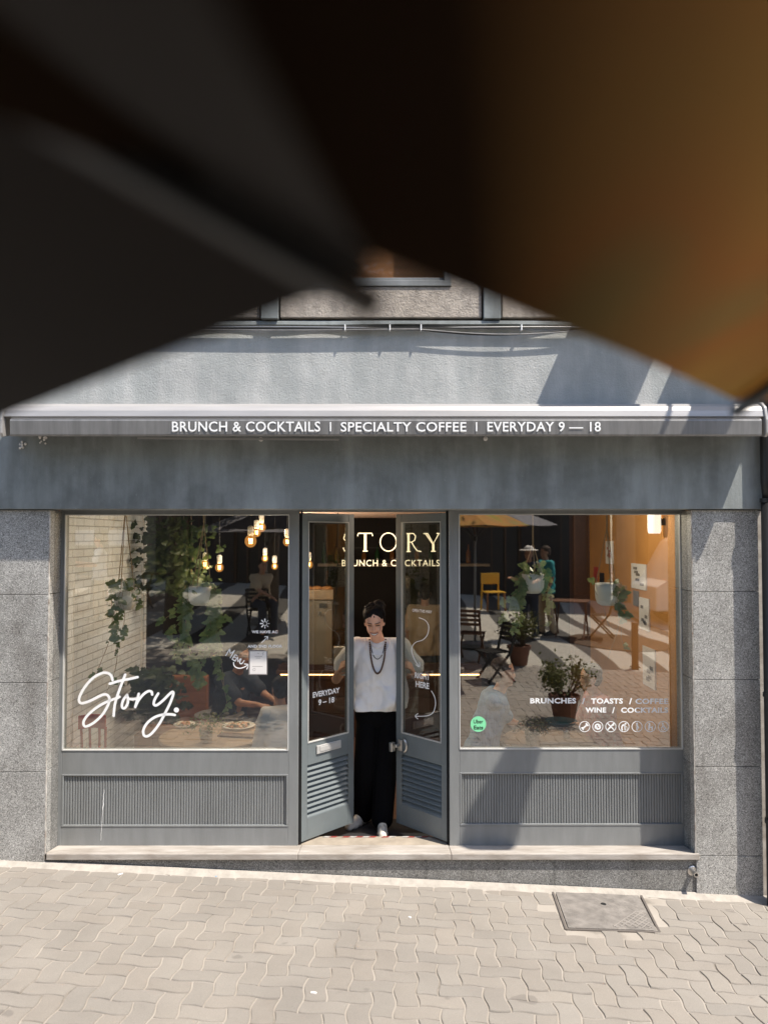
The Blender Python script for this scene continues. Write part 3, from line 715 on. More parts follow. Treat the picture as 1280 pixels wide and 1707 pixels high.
# ---- cables under the ledge
cab = thing('cable_bundle', 'black and grey cables clipped along the ledge above the awning', 'cable', (0, -.05, zl))
for k in range(5):
    pts = []; ph = random.random()*6
    for i in range(81):
        x = -3.4+6.8*i/80
        sag = .0
        if k >= 3: sag = .045*max(0, math.sin((x-.25)/1.2*math.pi)) if .25 < x < 1.45 else 0
        pts.append((x, -.055-.004*k, zl-.022-.007*k+.004*math.sin(x*3+ph)-sag*(1 if k == 3 else .75)))
    MB().tube(pts, .0045+.001*(k % 2), 6).build('cable', ['black', 'chrome', 'black', 'black', 'bar'][k], cab, smooth=True)
for x in (575, 650, 702, 870): 
    MB().box(P(x, 540, -.1).x-.004, P(x, 540, -.1).x+.004, -.085, -.045, zl-.055, zl-.014).build('clip', 'white', cab)
# ---- drain pipe at the right
DPX = 2.795
dp = thing('drainpipe', 'black drainpipe running down the right edge of the granite pier', 'drainpipe', (DPX, -.02, gz(2.8, 0)))
MB().tube([(DPX, -.09, gz(2.8, 0)-.02), (DPX, -.09, z3-.45)], .055, 16).build('pipe', 'black', dp, smooth=True)
MB().tube([(DPX, -.09, z3-.45), (DPX-.01, -.085, z3-.30), (DPX-.01, -.085, 9)], .043, 16).build('upper_pipe', 'black', dp, smooth=True)
for z in (z3-.46, 1.2, .3): MB().tube([(DPX, -.09, z), (DPX, -.09, z+.03)], .062, 16).build('collar', 'black', dp)
# neighbouring house
nb = thing('neighbour_house', 'pale rendered house wall just beyond the drainpipe at the right', 'house', (4.5, .3, 0))
MB().box(2.93, 6.5, -.02, .5, -1.2, 3.2).build('wall', 'marble', nb)
# ---- overflow pipe stub
p = P(1153, 1451, .018); ov = thing('overflow_pipe', 'short metal overflow pipe with round flange sticking out of the plinth', 'pipe', p)
Mx = Matrix.Rotation(R(90), 4, 'X')
MB().lathe([(.036, 0), (.036, .006), (.030, .010)], p, 16, M=Mx).build('flange', 'chrome', ov, smooth=False)
MB().lathe([(.018, .01), (.018, .075), (.012, .075), (.012, .02)], p, 14, M=Mx).build('spout', 'chrome', ov, smooth=False)
MB().lathe([(.011, .02), (.011, .072)], p, 12, M=Mx).build('opening', 'gap', ov)
# ---- added unseen sheets and lantern shape, placed to cast slanted shadows on the facade
def shadow_sheet(xa, xb, z, pr, lb):
    t = thing('shadow_caster', lb, 'shadow caster', ((xa+xb)/2, -.05, z), 'added unseen shadow casters on the upper wall')
    MB().box(xa, xb, -pr, -.05, z, z+.035).build('caster_sheet', 'alu', t, bevel=.004)
    b_ = MB()
    for x in (xa+.05, xb-.05): b_.box(x-.012, x+.012, -pr+.02, -.03, z-.02, z-.001)
    b_.build('bracket', 'black', t)
zcast = P(640, 430, -.03).z
shadow_sheet(P(1002, 575, 0).x, P(1162, 575, 0).x, zcast, .56, 'added unseen sheet casting a slanted shadow, the leftmost one')
shadow_sheet(P(1203, 575, 0).x, 3.6, zcast+.02, .50, 'wide added unseen sheet casting shade at the right end of the upper wall')
shadow_sheet(P(1330, 575, -.25).x, P(1403, 575, -.25).x, zcast+.56, 1.0, 'small deep added unseen sheet casting shade, mounted highest on the wall')
# added unseen lantern shape, casting the slanted band on the lower right panel
LX = 2.83
ln = thing('shadow_lantern', 'added unseen lantern shape on a long arm, casting a slanted shadow on the facade', 'street lamp', (LX, -.05, 4.9))
MB().tube([(LX, -.05, 4.95), (LX, -.6, 5.1), (LX, -1.1, 5.05), (LX, -1.13, 4.9)], .02, 8).build('arm', 'black', ln, smooth=True)
MB().lathe([(.03, .42), (.20, .30), (.22, .27), (.14, 0), (.10, -.02)], (LX, -1.13, 4.5), 6).build('caster_head', 'black', ln)
# =================================================================== VINYL ON THE GLASS
VY = GY-.001
fnp = planefn(VY)
def vin(x, y): return (110+x/6.095, 1100+y/6.095)
t = MB(); W_ = 6.6
st_ = [[(476, 205), (462, 160), (420, 132), (360, 138), (270, 190), (185, 290), (140, 380), (140, 425), (170, 440), (250, 415), (340, 370), (395, 350), (432, 365), (445, 410), (420, 480), (370, 560), (290, 635), (215, 675), (185, 665), (185, 620), (230, 555), (320, 480), (410, 430), (500, 395)],
       [(447, 243), (540, 215), (640, 195), (730, 175)], [(605, 150), (570, 240), (530, 350), (500, 450), (487, 568)],
       [(500, 400), (548, 375)], [(625, 355), (590, 400), (572, 450), (578, 488), (605, 485), (630, 440), (632, 390), (622, 358)],
       [(632, 395), (675, 400), (715, 395)], [(742, 345), (728, 400), (706, 480)], [(706, 478), (740, 410), (790, 350), (840, 318), (872, 325), (878, 352)],
       [(940, 342), (905, 400), (895, 450), (925, 460), (990, 410), (1050, 350), (1085, 325), (1092, 350), (1060, 440), (1010, 540), (950, 650), (880, 740), (830, 775), (795, 765), (790, 710), (830, 640), (900, 585), (980, 558), (1060, 553), (1108, 560)]]
for k, s_ in enumerate(st_): stroke(t, [vin(*q) for q in s_], 4.3, fnp, .0006*k)
c = vin(1124, 509); t.add([fnp(c[0]+4.3*math.cos(a*math.pi/10), c[1]+4.3*math.sin(a*math.pi/10), .001) for a in range(20)], [tuple(range(20))])
t.build('script_lettering', 'white', WL); t = MB()
c = lambda x, y: (360+x/9.846, 1020+y/9.846)
letter(t, 'WE HAVE AC', rectfn(c(590, 0)[0], c(1015, 0)[0], c(0, 305)[1], c(0, 352)[1], VY), .045, 1.08, 0)
letter(t, 'AND 2ND FLOOR', rectfn(c(522, 0)[0], c(1090, 0)[0], c(0, 540)[1], c(0, 588)[1], VY), .045, 1.08, 0)
ring = [c(806+32*math.cos(a*.449), 192+32*math.sin(a*.449)) for a in range(15)]
stroke(t, ring, .9, fnp, 0)
for k in range(8):
    a = k*math.pi/4; w_ = 1.0 if k in (0, 1, 7) else (2.2 if k in (3, 4, 5, 6) else 1.5)
    stroke(t, [c(806+50*math.cos(a), 192+50*math.sin(a)), c(806+74*math.cos(a), 192+74*math.sin(a))], w_, fnp, 0, 2)
stroke(t, [c(752, 505), c(852, 408)], 1.2, fnp, 0, 2); stroke(t, [c(800, 410), c(855, 405), c(845, 455)], 1.2, fnp, .0003, 2)
t.build('notice_lettering', 'white', WL); t = MB()
for s_ in ([(165, 715), (232, 600)], [(232, 600), (240, 680), (308, 632)], [(308, 632), (238, 752)],
           [(318, 700), (268, 778)], [(318, 700), (348, 720)], [(300, 738), (328, 752)], [(268, 778), (308, 800)],
           [(318, 808), (362, 740), (362, 818), (405, 766)], [(418, 775), (392, 826), (410, 852), (436, 840), (465, 798)],
           [(292, 828), (300, 880), (340, 915), (400, 925), (470, 905), (530, 868)], [(470, 855), (538, 868), (508, 938)]):
    stroke(t, [c(*q) for q in s_], 1.7, fnp, .0, 3)
t.build('lettering', 'white', WL)
# menu sheet
mp_ = thing('menu_poster', 'white menu sheet in a dark sleeve taped to the left window', 'poster', P(430, 1105, VY))
a, b_ = P(415, 1083.5, VY), P(446, 1125, VY)
MB().box(a.x, b_.x, VY-.003, VY, b_.z, a.z).build('sleeve', mat('grey_plastic_sleeve', (.25, .22, .21), .3), mp_)
a, b_ = P(417, 1085.5, VY), P(444.5, 1123.5, VY)
MB().box(a.x, b_.x, VY-.0045, VY-.0035, b_.z, a.z).build('sheet', 'paper', mp_)
t = MB(); 
for (x0, x1, y) in ((425, 438, 1094), (427, 435, 1096.5), (421, 439, 1110.5)):
    for k in range(int((x1-x0)/1.6)): t.add([P(x0+k*1.6, y, VY-.005), P(x0+k*1.6+1.1, y, VY-.005), P(x0+k*1.6+1.1, y+.9, VY-.005), P(x0+k*1.6, y+.9, VY-.005)], [(0, 1, 2, 3)])
fm = planefn(VY-.005)
stroke(t, [(440, 1087), (437.5, 1089.5), (439.5, 1090), (438, 1092)], .6, fm, 0, 3); stroke(t, [(429, 1088.7), (432, 1089.2)], .6, fm, 0, 2)
stroke(t, [(421, 1117), (423, 1114.5), (426, 1115), (425, 1118), (422, 1118)], .5, fm, 0, 3)
t.build('print', mat('grey_print', (.3, .28, .27), .7), mp_)
# right window lettering
t = MB(); c = lambda x, y: (860+x/4.571, 1150+y/4.571)
for s_, x0, x1, yt, yb in (('BRUNCHES', 106, 456, 62, 104), ('/', 500, 524, 62, 108), ('TOASTS', 570, 812, 64, 106), ('/', 858, 882, 62, 110), ('COFFEE', 908, 1157, 66, 108),
                           ('WINE', 527, 685, 134, 173), ('/', 730, 750, 132, 178), ('COCKTAILS', 798, 1157, 134, 175)):
    letter(t, s_, rectfn(c(x0, 0)[0], c(x1, 0)[0], c(0, yt)[1], c(0, yb)[1], VY), .036, 1.08, 0)
for k in range(7):
    t.build('lettering' if k == 0 else 'service_icon', 'white', WR); t = MB()
    cx, cy = 521+k*99.7, 280
    q = lambda x, y: c(cx+x, cy+y)
    stroke(t, [q(39*math.cos(a*math.pi/12), 39*math.sin(a*math.pi/12)) for a in range(25)], 1.15, fnp, 0, 2)
    def disc(x, y, r): t.add([fnp(*q(x+r*math.cos(a*math.pi/6), y+r*math.sin(a*math.pi/6)), .0006) for a in range(12)], [tuple(range(12))])
    def ln_(pts, w__=1.2): stroke(t, [q(*p_) for p_ in pts], w__, fnp, .0003, 3)
    if k == 0: ln_([(-12, 12), (14, -10)], 2.6); disc(-12, 20, 7); disc(-20, 10, 7); disc(14, -20, 8); disc(22, -10, 8)
    if k == 1:
        ln_([(-18, 10), (-16, -10), (0, -18), (14, -10)], 2.6); ln_([(18, -10), (16, 12), (0, 18), (-14, 10)], 2.6); disc(10, -6, 9); disc(-10, 6, 9)
    if k == 2: ln_([(-22, -22), (22, 22)], 1.8); ln_([(22, -24), (-22, 22)], 2.4); disc(18, -14, 8)
    if k == 3: disc(12, -22, 7); ln_([(6, -10), (-8, -12), (-16, 6), (-14, 26)], 2.4); ln_([(6, -6), (8, 26)], 1.6); ln_([(12, -4), (22, 4), (22, 26)], .8)
    if k == 4: disc(0, -24, 7); ln_([(0, -12), (4, 4)], 3.0); disc(4, 6, 10); ln_([(0, 8), (0, 26)], 2.0)
    if k == 5: disc(-6, -22, 7); ln_([(-6, -10), (-8, 10)], 3.2); ln_([(-10, 8), (-10, 26)], 1.6); ln_([(-4, 4), (10, 6)], 1.2); disc(16, 2, 6); ln_([(14, 8), (14, 24)], 2.2)
    if k == 6: disc(-4, -24, 6); ln_([(-4, -14), (-2, 4), (12, 6), (20, 20)], 1.7); ln_([(-10, 2), (-16, 14), (-8, 26), (8, 24), (12, 16)], 1.1); ln_([(-2, -6), (10, -4)], 1.2)
t.build('service_icon', 'white', WR)
st2 = thing('delivery_sticker', 'round mint green delivery sticker in the lower left corner of the right window', 'sticker', P(797, 1207, VY))
MB().add([P(797+13*math.cos(a*math.pi/18), 1207+13*math.sin(a*math.pi/18), VY-.001) for a in range(36)], [tuple(range(36))]).build('disc', mat('mint_vinyl', (.25, .78, .42), .5, var=.02), st2)
t = MB(); letter(t, 'Uber', rectfn(789, 805, 1199.5, 1206, VY-.002), .01, 1, 0); letter(t, 'Eats', rectfn(789.5, 805, 1209.5, 1216, VY-.002), .02, 1, 0)
t.build('lettering', 'black', st2)
# =================================================================== FOLIAGE HELPERS
def ivyleaf(mb, p, d, up, s, rnd):
    d = Vector(d).normalized(); sd = d.cross(Vector(up)).normalized(); n_ = sd.cross(d)
    o = [(0, 0), (.28, -.12), (.5, .15), (.30, .35), (.28, .62), (0, 1.0), (-.28, .62), (-.30, .35), (-.5, .15), (-.28, -.12)]
    vs = [p + d*(v*s) + sd*(u*s) - n_*(abs(u)*.25*s) for u, v in o]
    k = len(mb.v); mb.v += vs; mb.f.append(tuple(range(k, k+10)))
def leaf(mb, p, rnd, s):
    d = Vector((rnd.gauss(0, 1), rnd.gauss(0, 1), rnd.gauss(0, .8))).normalized(); sd = d.orthogonal().normalized()
    sd = (Matrix.Rotation(rnd.uniform(0, 6.28), 3, d) @ sd)
    k = len(mb.v); mb.v += [p, p+d*s*.4+sd*s*.27, p+d*s, p+d*s*.4-sd*s*.27]; mb.f.append((k, k+1, k+2, k+3))
def hanging_planter(cx, top, bot, Y, rw, label, vines, topy=850, cords=((-.9, 0), (.0, .0), (.9, 0)), lm='ivy', crown=22, seed=1, lsz=.045, apex=None, square=True):
    rnd = random.Random(seed)
    a = P(cx, top, Y); b = P(cx, bot, Y); h = a.z-b.z; r = rw/F*(Y+5.6)
    t = thing('hanging_planter', label, 'hanging planter', b, 'hanging planters inside the windows')
    pr = [(r*.55, 0), (r*.82, h*.10), (r*.97, h*.30), (r, h*.6), (r*.98, h), (r*.90, h), (r*.88, h*.85)] if square else [(r*.2, 0), (r*.6, h*.12), (r*.9, h*.45), (r, h), (r*.92, h), (r*.88, h*.8)]
    MB().lathe(pr, b, 24).build('pot', 'pot', t, smooth=True)
    MB().lathe([(r*.9, h*.82), (r*.1, h*.86)], b, 16).build('soil', 'soil', t)
    c = MB(); ap = Vector((a.x, Y, CEI+.0)) if apex is None else P(apex[0], apex[1], Y)
    for k in range(3):
        an = 2*math.pi*k/3+.5; q = Vector((a.x+r*.97*math.cos(an), Y+r*.97*math.sin(an), a.z-.01))
        c.tube([q, ap], .004, 5)
    c.tube([ap, Vector((ap.x, Y, CEI+.1))], .007, 5)
    c.build('cord', 'cord', t)
    if crown or vines:
        f = MB(); st = MB()
        for k in range(crown):
            an = rnd.uniform(0, 6.28); rr_ = r*rnd.uniform(.2, 1.3); p = Vector((a.x+rr_*math.cos(an), Y+rr_*math.sin(an), a.z+rnd.uniform(-.03, .09)))
            ivyleaf(f, p, (math.cos(an), math.sin(an)-.4, rnd.uniform(-.8, .6)), (rnd.uniform(-.4, .4), -1, .3), lsz*rnd.uniform(.7, 1.3), rnd)
        for (vx, ln, dens, amp) in vines:
            n_ = max(6, int(ln/.02)); pts = []
            x = a.x+vx*r; y = Y-r*.8*math.sqrt(max(0, 1-min(1, vx*vx)))-.01; z = a.z+.01
            ph = rnd.uniform(0, 6)
            for i in range(n_):
                t_ = i/n_; pts.append(Vector((x+amp*t_*t_+.02*math.sin(ph+t_*7), y+.02*math.sin(ph*2+t_*5), z-ln*t_)))
            st.tube(pts, .0022, 4)
            for i in range(2, n_):
                for q in range(2):
                    if rnd.random() < dens:
                        s_ = 1 if rnd.random() < .5 else -1
                        ivyleaf(f, pts[i]+Vector((s_*.008, -.01, 0)), (s_*rnd.uniform(.3, 1), rnd.uniform(-.6, .1), rnd.uniform(-1, .1)), (rnd.uniform(-.5, .5), -1, rnd.uniform(0, .8)), lsz*rnd.uniform(.4, 1.35), rnd)
        if st.v: st.build('vine_stem', 'cord', t)
        f.build('ivy_leaves', lm, t, recalc=False)
    return t
hanging_planter(208, 985, 1017, .75, 17, 'small white hanging planter with ivy near the white brick wall', [(-.8, .35, .5, -.03), (-.3, .55, .35, -.05), (.2, .42, .3, .0), (.95, .14, .8, .12), (-1, .75, .08, -.14), (.1, .85, .07, -.13)], crown=46, seed=3, lsz=.05)
hanging_planter(334, 978, 1009, .55, 19, 'white hanging planter with long ivy strands in the middle of the left window', [(-1.1, .42, .8, -.14), (-1.15, .62, .7, -.08), (-1.1, .74, .6, .05), (1.1, .82, .6, -.12), (1.1, .58, .6, -.03), (1.15, .66, .6, .03), (1.1, .45, .7, .09), (1, .85, .3, .13), (1.2, .3, .9, .14), (1.1, 1.0, .2, .16), (-1.2, .3, .9, -.2), (-1.1, .85, .4, .10)], crown=18, seed=4, lsz=.052, apex=(340, 872))
hanging_planter(888, 957, 989, .5, 18.5, 'white hanging planter with leafy ivy on the left of the right window', [(-1, .30, .9, -.10), (-1, .5, .8, -.08), (-1, .38, .9, -.16), (.9, .3, .6, .05), (1, .42, .5, .04), (-.9, .25, .9, -.2), (1, .2, .7, .08)], crown=46, seed=5, lsz=.05, apex=(888, 905))
hanging_planter(1012, 972, 1009, .5, 20, 'white hanging planter with bare trailing stems before the orange wall', [(-1.1, .45, .0, .22), (.9, .55, .1, .05), (.7, .35, .5, .06), (1, .3, .2, .03), (.5, .62, .0, -.05)], crown=3, seed=6, lsz=.06, apex=(1011, 880))
# dark ivy clusters further in
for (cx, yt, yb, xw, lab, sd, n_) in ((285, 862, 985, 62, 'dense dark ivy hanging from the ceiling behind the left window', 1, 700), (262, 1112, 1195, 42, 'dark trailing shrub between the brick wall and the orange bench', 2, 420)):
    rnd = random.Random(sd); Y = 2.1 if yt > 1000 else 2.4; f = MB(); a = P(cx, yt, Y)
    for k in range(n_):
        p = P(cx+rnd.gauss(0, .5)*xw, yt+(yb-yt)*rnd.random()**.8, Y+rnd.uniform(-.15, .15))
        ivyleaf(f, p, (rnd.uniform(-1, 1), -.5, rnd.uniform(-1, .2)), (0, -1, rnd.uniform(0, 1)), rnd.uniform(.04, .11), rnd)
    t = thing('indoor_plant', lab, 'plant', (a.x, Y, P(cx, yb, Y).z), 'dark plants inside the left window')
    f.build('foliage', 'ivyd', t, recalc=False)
    s_ = MB()
    for k in range(6): x = P(cx+rnd.uniform(-.6, .6)*xw, yt, Y).x; s_.tube([(x, Y, P(cx, yb, Y).z-.05), (x+.03, Y+.02, (a.z+P(cx, yb, Y).z)/2), (x, Y, a.z+(.2 if yt < 1000 else 0))], .006, 5)
    s_.build('stem', 'bark', t)
# =================================================================== BULBS
def lampbulb(px, py, Y, r, lb, on=True):
    p = P(px, py, Y)
    t = thing('pendant_bulb', lb, 'pendant lamp', p, 'filament bulbs hanging from the ceiling')
    MB().ball(p, (r, r, r*1.08), 16, 12).build('bulb_glass', 'bulbglass', t, smooth=True)
    f = MB()
    for k in range(5):
        a = k*1.257; f.tube([p+Vector((.25*r*math.cos(a), .25*r*math.sin(a), -.45*r)), p+Vector((.32*r*math.cos(a+.5), .32*r*math.sin(a+.5), .45*r))], r*.06, 5)
    f.build('filament', 'bulb', t)
    MB().lathe([(.35*r+.006, 0), (.026, .02), (.026, .075), (.012, .085)], p+Vector((0, 0, r*.95)), 14).build('socket', 'pot', t, smooth=False)
    MB().tube([p+Vector((0, 0, r+.08)), Vector((p.x, p.y, CEI+.1))], .003, 5).build('cable', 'black', t)
    l = bpy.data.lights.new('bulb_light', 'POINT'); l.energy = 10; l.color = (1, .95, .90); l.shadow_soft_size = .05
    lo = bpy.data.objects.new('bulb_light', l); COL.objects.link(lo); lo.location = (0, 0, -.0); lo.parent = t
lampbulb(418, 902, 1.1, .052, 'largest amber filament bulb of the cluster at the top of the left window')
lampbulb(428, 888, 1.7, .04, 'filament bulb just right of the largest amber bulb')
lampbulb(436, 879, 2.2, .045, 'highest filament bulb of the cluster in the left window')
lampbulb(342, 941, 2.4, .045, 'filament bulb beside the cord of the middle ivy planter')
lampbulb(366, 946, 2.0, .042, 'lowest filament bulb, right of the middle ivy planter')
lampbulb(442, 931, 3.2, .04, 'small distant filament bulb above the dark seated guests')
lampbulb(458, 944, 2.8, .036, 'smallest filament bulb, lower right of the distant pair')
lampbulb(479, 903, 1.6, .04, 'filament bulb at the right edge of the left window')
lampbulb(515, 941, 1.9, .04, 'filament bulb seen through the left door leaf')
# =================================================================== NEON SIGN
NY = 1.75
ns = thing('neon_sign', 'cream neon sign on a black rail frame hanging above the doorway', 'neon sign', P(650, 915, NY))
t = MB()
def cz(x, y): return P(500+x/4.923, 850+y/4.923, NY)
def nstroke(pts, r=.005): t.tube([cz(*q) for q in pts], r, 6)
nstroke([(473, 215), (480, 192), (590, 192), (597, 215)]); nstroke([(530, 195), (530, 335)]); nstroke([(542, 195), (542, 335)]); nstroke([(515, 338), (556, 338)])
nstroke([(725+67*math.sin(a*.2618), 264-75*math.cos(a*.2618)) for a in range(25)])
nstroke([(873, 195), (930, 193), (948, 215), (940, 250), (915, 265), (890, 265)]); nstroke([(885, 195), (885, 340)]); nstroke([(895, 195), (895, 340)]); nstroke([(873, 342), (908, 342)]); nstroke([(915, 265), (935, 300), (960, 335), (995, 342)])
nstroke([(1012, 195), (1045, 192), (1095, 275), (1140, 192)]); nstroke([(1030, 195), (1088, 280), (1088, 335)]); nstroke([(1098, 275), (1098, 335)]); nstroke([(1075, 340), (1112, 340)]); nstroke([(1120, 192), (1145, 195)])
nstroke([(x_+34, y_) for x_, y_ in ((390, 215), (365, 192), (335, 200), (325, 235), (350, 262), (385, 285), (390, 320), (365, 342), (330, 335), (322, 310))])
letter(t, 'BRUNCH & COCKTAILS', lambda u, v, d: cz(345+(1145-345)*u, 462+(410-462)*v), -.004, 1.12, 0)
t.build('tube_lettering', 'neon', ns)
t = MB()
for y in (195, 312, 412, 455): t.bar(cz(300, y)+Vector((0, .02, 0)), cz(1165, y)+Vector((0, .02, 0)), .008)
for x in (310, 1160): t.bar(cz(x, 460)+Vector((0, .02, 0)), Vector((cz(x, 0).x, NY+.02, CEI+.02)), .008)
t.build('rail', 'black', ns)
# =================================================================== COUNTER + BACK
CYc = 3.6
ct = thing('service_counter', 'long wooden cafe counter with a warm light strip under its top', 'counter', (0, CYc, FZ))
zc = P(620, 1128, CYc).z
MB().box(-1.3, 1.2, CYc, CYc+.6, zc+.03, zc+.07).build('counter_top', 'dwood', ct, bevel=.004)
MB().box(-1.28, 1.18, CYc+.06, CYc+.58, FZ, zc+.028).build('counter_front', 'cwood', ct)
MB().box(-1.25, 1.15, CYc+.03, CYc+.045, zc+.012, zc+.026).build('light_strip', 'led', ct)
t = MB()
for k in range(4): t.box(-1.28, 1.18, CYc+.045, CYc+.058, FZ+.1+k*.2, FZ+.28+k*.2)
t.build('panel_board', 'cwood', ct)
sm = thing('coffee_machine', 'beige boxy coffee machine on the counter seen through the left door leaf', 'coffee machine', P(525, 1040, CYc+.2))
Yc = CYc+.1
a = P(505, 985, Yc); b_ = P(554, 1045, Yc)
MB().box(a.x-.1, b_.x, Yc, Yc+.4, zc+.073, P(500, 1000, Yc).z).build('body', 'mach', sm, bevel=.012)
MB().box(a.x-.1, b_.x+.015, Yc-.03, Yc+.42, P(500, 1000, Yc).z+.003, P(500, 983, Yc).z).build('cup_tray', 'wood', sm, bevel=.01)
MB().box(P(535, 0, Yc).x, P(548, 0, Yc).x, Yc-.012, Yc-.002, P(0, 1013, Yc).z, P(0, 1006, Yc).z).build('display', 'black', sm)
t = MB(); 
for k in range(2): t.tube([(b_.x-.35+k*.2, Yc-.02, P(0, 1020, Yc).z), (b_.x-.35+k*.2, Yc-.13, P(0, 1024, Yc).z)], .014, 8)
t.build('portafilter', 'chrome', sm)
for k, x in enumerate((513, 529, 545)):
    p = P(x, 982, Yc+.1); m = MB().ball(p+Vector((0, 0, .008)), (.075, .06, .032), 14, 8)
    o = m.build('bread_roll', mat('baked_crust', (.55, .26, .09), .6, var=.3, vs=14), origin=p, smooth=True); tag(o, ['golden bread roll at the left on top of the coffee machine', 'middle bread roll on top of the coffee machine', 'right-hand bread roll on top of the coffee machine'][k], 'bread', 'bread rolls on the coffee machine')
gr = thing('coffee_grinder', 'dark coffee grinder standing right of the coffee machine', 'grinder', (P(568, 0, Yc).x, Yc+.1, zc+.073))
gx = P(567, 0, Yc).x
MB().box(gx-.07, gx+.07, Yc, Yc+.2, zc+.073, zc+.35).build('body', 'chrome', gr, bevel=.01)
MB().lathe([(.05, 0), (.085, .12), (.085, .16), (.03, .17)], (gx, Yc+.1, zc+.353), 14).build('hopper', 'black', gr)
sf = thing('back_shelf', 'dark wall shelf with bottles behind the counter', 'shelf', (0, IY-.1, 1.6))
MB().box(-1.0, 1.6, IY-.3, IY-.02, 1.9, 1.94).build('shelf_board', 'wood', sf)
rnd = random.Random(8)
for k in range(12):
    x = -.9+k*.2+rnd.uniform(-.03, .03); hb = rnd.uniform(.22, .32)
    o = MB().lathe([(.035, 0), (.038, .02), (.038, hb*.6), (.013, hb*.75), (.013, hb), (.004, hb)], (x, IY-.16, 1.942), 10).build('bottle', mat('bottle_glass', rnd.choice([(.03, .08, .03), (.25, .1, .03), (.4, .38, .3)]), .1), origin=(x, IY-.16, 1.942), smooth=True)
    tag(o, 'bottle on the dark back shelf behind the counter', 'bottle', 'bottles on the back shelf')
# orange bench, left
bh = thing('orange_bench', 'orange panelled bench back against the wall in the left window', 'bench', (P(300, 1200, 2.6).x, 2.7, FZ))
Yb = 2.5
MB().box(P(248, 1100, Yb).x, P(345, 1100, Yb).x, Yb, Yb+.12, FZ+.45, P(300, 1128, Yb).z).build('backrest', 'owood', bh, bevel=.01)
MB().box(P(248, 1100, Yb).x, P(345, 1100, Yb).x, Yb-.45, Yb-.003, FZ, FZ+.45).build('seat', 'terrabrick', bh, bevel=.01)
# dark pillar & door frame in right half
pl = MB().box(P(950, 900, 3.5).x, P(984, 900, 3.5).x, 3.35, 3.55, FZ, CEI+.09).build('interior_pillar', 'dwood', B)
# posters on the orange wall (right side wall at x=IX1, perspective)
def onwall(px, py):
    d = ray(px, py); t_ = (IX1-.006-CAM.x)/d.x; return CAM+d*t_
for k, (x0, x1, yt, yb, m_, lb) in enumerate(((1010, 1022, 902, 940, 'paper', 'white art print with red marks, highest on the orange wall'), (990, 996, 945, 968, 'red', 'small red framed picture at the far end of the orange wall'),
      (1053, 1077, 940, 982, 'paper', 'large curled white sheet pinned to the orange wall'), (1056, 1064, 985, 1010, 'conc', 'grey framed card below the large curled sheet'),
      (1066, 1082, 997, 1050, 'paper', 'long strip of photographs, lowest on the orange wall'), (1000, 1006, 955, 975, 'black', 'small black picture frame on the orange wall'), (1030, 1044, 975, 1000, 'wood', 'wood framed print beside the planter with bare stems'), (1072, 1092, 1080, 1145, 'paper', 'tall white paper sheet hanging low on the orange wall'))):
    a, b_ = onwall(x0, (yt+yb)/2), onwall(x1, (yt+yb)/2); zt_, zb_ = onwall((x0+x1)/2, yt).z, onwall((x0+x1)/2, yb).z
    o = MB().box(IX1-.014, IX1-.002, min(a.y, b_.y), max(a.y, b_.y), zb_, zt_).build('wall_picture', m_, origin=(IX1, a.y, zb_))
    tag(o, lb, 'picture', 'pictures on the orange wall')
    if m_ == 'paper':
        q = MB(); yy0, yy1 = min(a.y, b_.y), max(a.y, b_.y); rnd = random.Random(k)
        for j in range(5):
            u = rnd.uniform(.1, .6); v = rnd.uniform(.1, .8); q.box(IX1-.018, IX1-.0145, yy0+(yy1-yy0)*u, yy0+(yy1-yy0)*(u+.25), zb_+(zt_-zb_)*v, zb_+(zt_-zb_)*(v+.1))
        q.build('print', 'lip' if k == 0 else 'conc', o)
# =================================================================== TABLES
def round_table(cx, cy, r, ztop, label, group):
    t = thing('round_table', label, 'table', (cx, cy, FZ), group)
    MB().lathe([(r-.01, 0), (r, .006), (r, .03), (r-.008, .036)], (cx, cy, ztop-.036), 48).build('table_top', 'wood', t)
    MB().lathe([(.22, 0), (.22, .015), (.03, .03), (.03, ztop-FZ-.04)], (cx, cy, FZ), 20).build('pedestal', 'black', t)
    return t
TP = P(357, 1224, 1.17); TZ = TP.z
round_table(TP.x, TP.y, .47, TZ, 'round pale wood table behind the left window, set with plates', 'round cafe tables')
TQ = P(935, 1234, .95); TZ2 = TQ.z
round_table(TQ.x, TQ.y, .50, TZ2, 'round pale wood table between the seated man and woman', 'round cafe tables')
def plate(p, r, lb, m='pot', food=None):
    t = thing('plate', lb, 'plate', p, 'plates on the cafe tables')
    MB().lathe([(r*.5, 0), (r*.62, .004), (r, .02), (r*.98, .024), (r*.6, .010), (r*.1, .009)], p, 30).build('dish', m, t, smooth=True)
    if food:
        rnd = random.Random(int(r*1000)); 
        for c_, n_ in food:
            f = MB()
            for k in range(n_): an = rnd.uniform(0, 6.28); q = r*.6*math.sqrt(rnd.random()); f.ball(p+Vector((q*math.cos(an), q*math.sin(an), .02+rnd.uniform(0, .015))), (rnd.uniform(.012, .03), rnd.uniform(.012, .03), rnd.uniform(.008, .016)), 7, 5)
            f.build('food', c_, t)
MT['egg'] = mat('cream_food', (.75, .68, .52), .5, var=.2, vs=30); MT['salmon'] = mat('salmon_food', (.75, .38, .2), .5, var=.2, vs=30)
z_ = Vector((0, 0, .002))
def ontable(px, py, z):
    d = ray(px, py); return CAM+d*((z-CAM.z)/d.z)
plate(ontable(309, 1211, TZ)+z_, .105, 'white plate with small bites at the left of the round table', food=[('salmon', 6), ('egg', 8)])
plate(ontable(398, 1213, TZ)+z_, .15, 'white oval platter heaped with salmon and eggs on the round table', food=[('salmon', 22), ('egg', 16), ('bush', 10)])
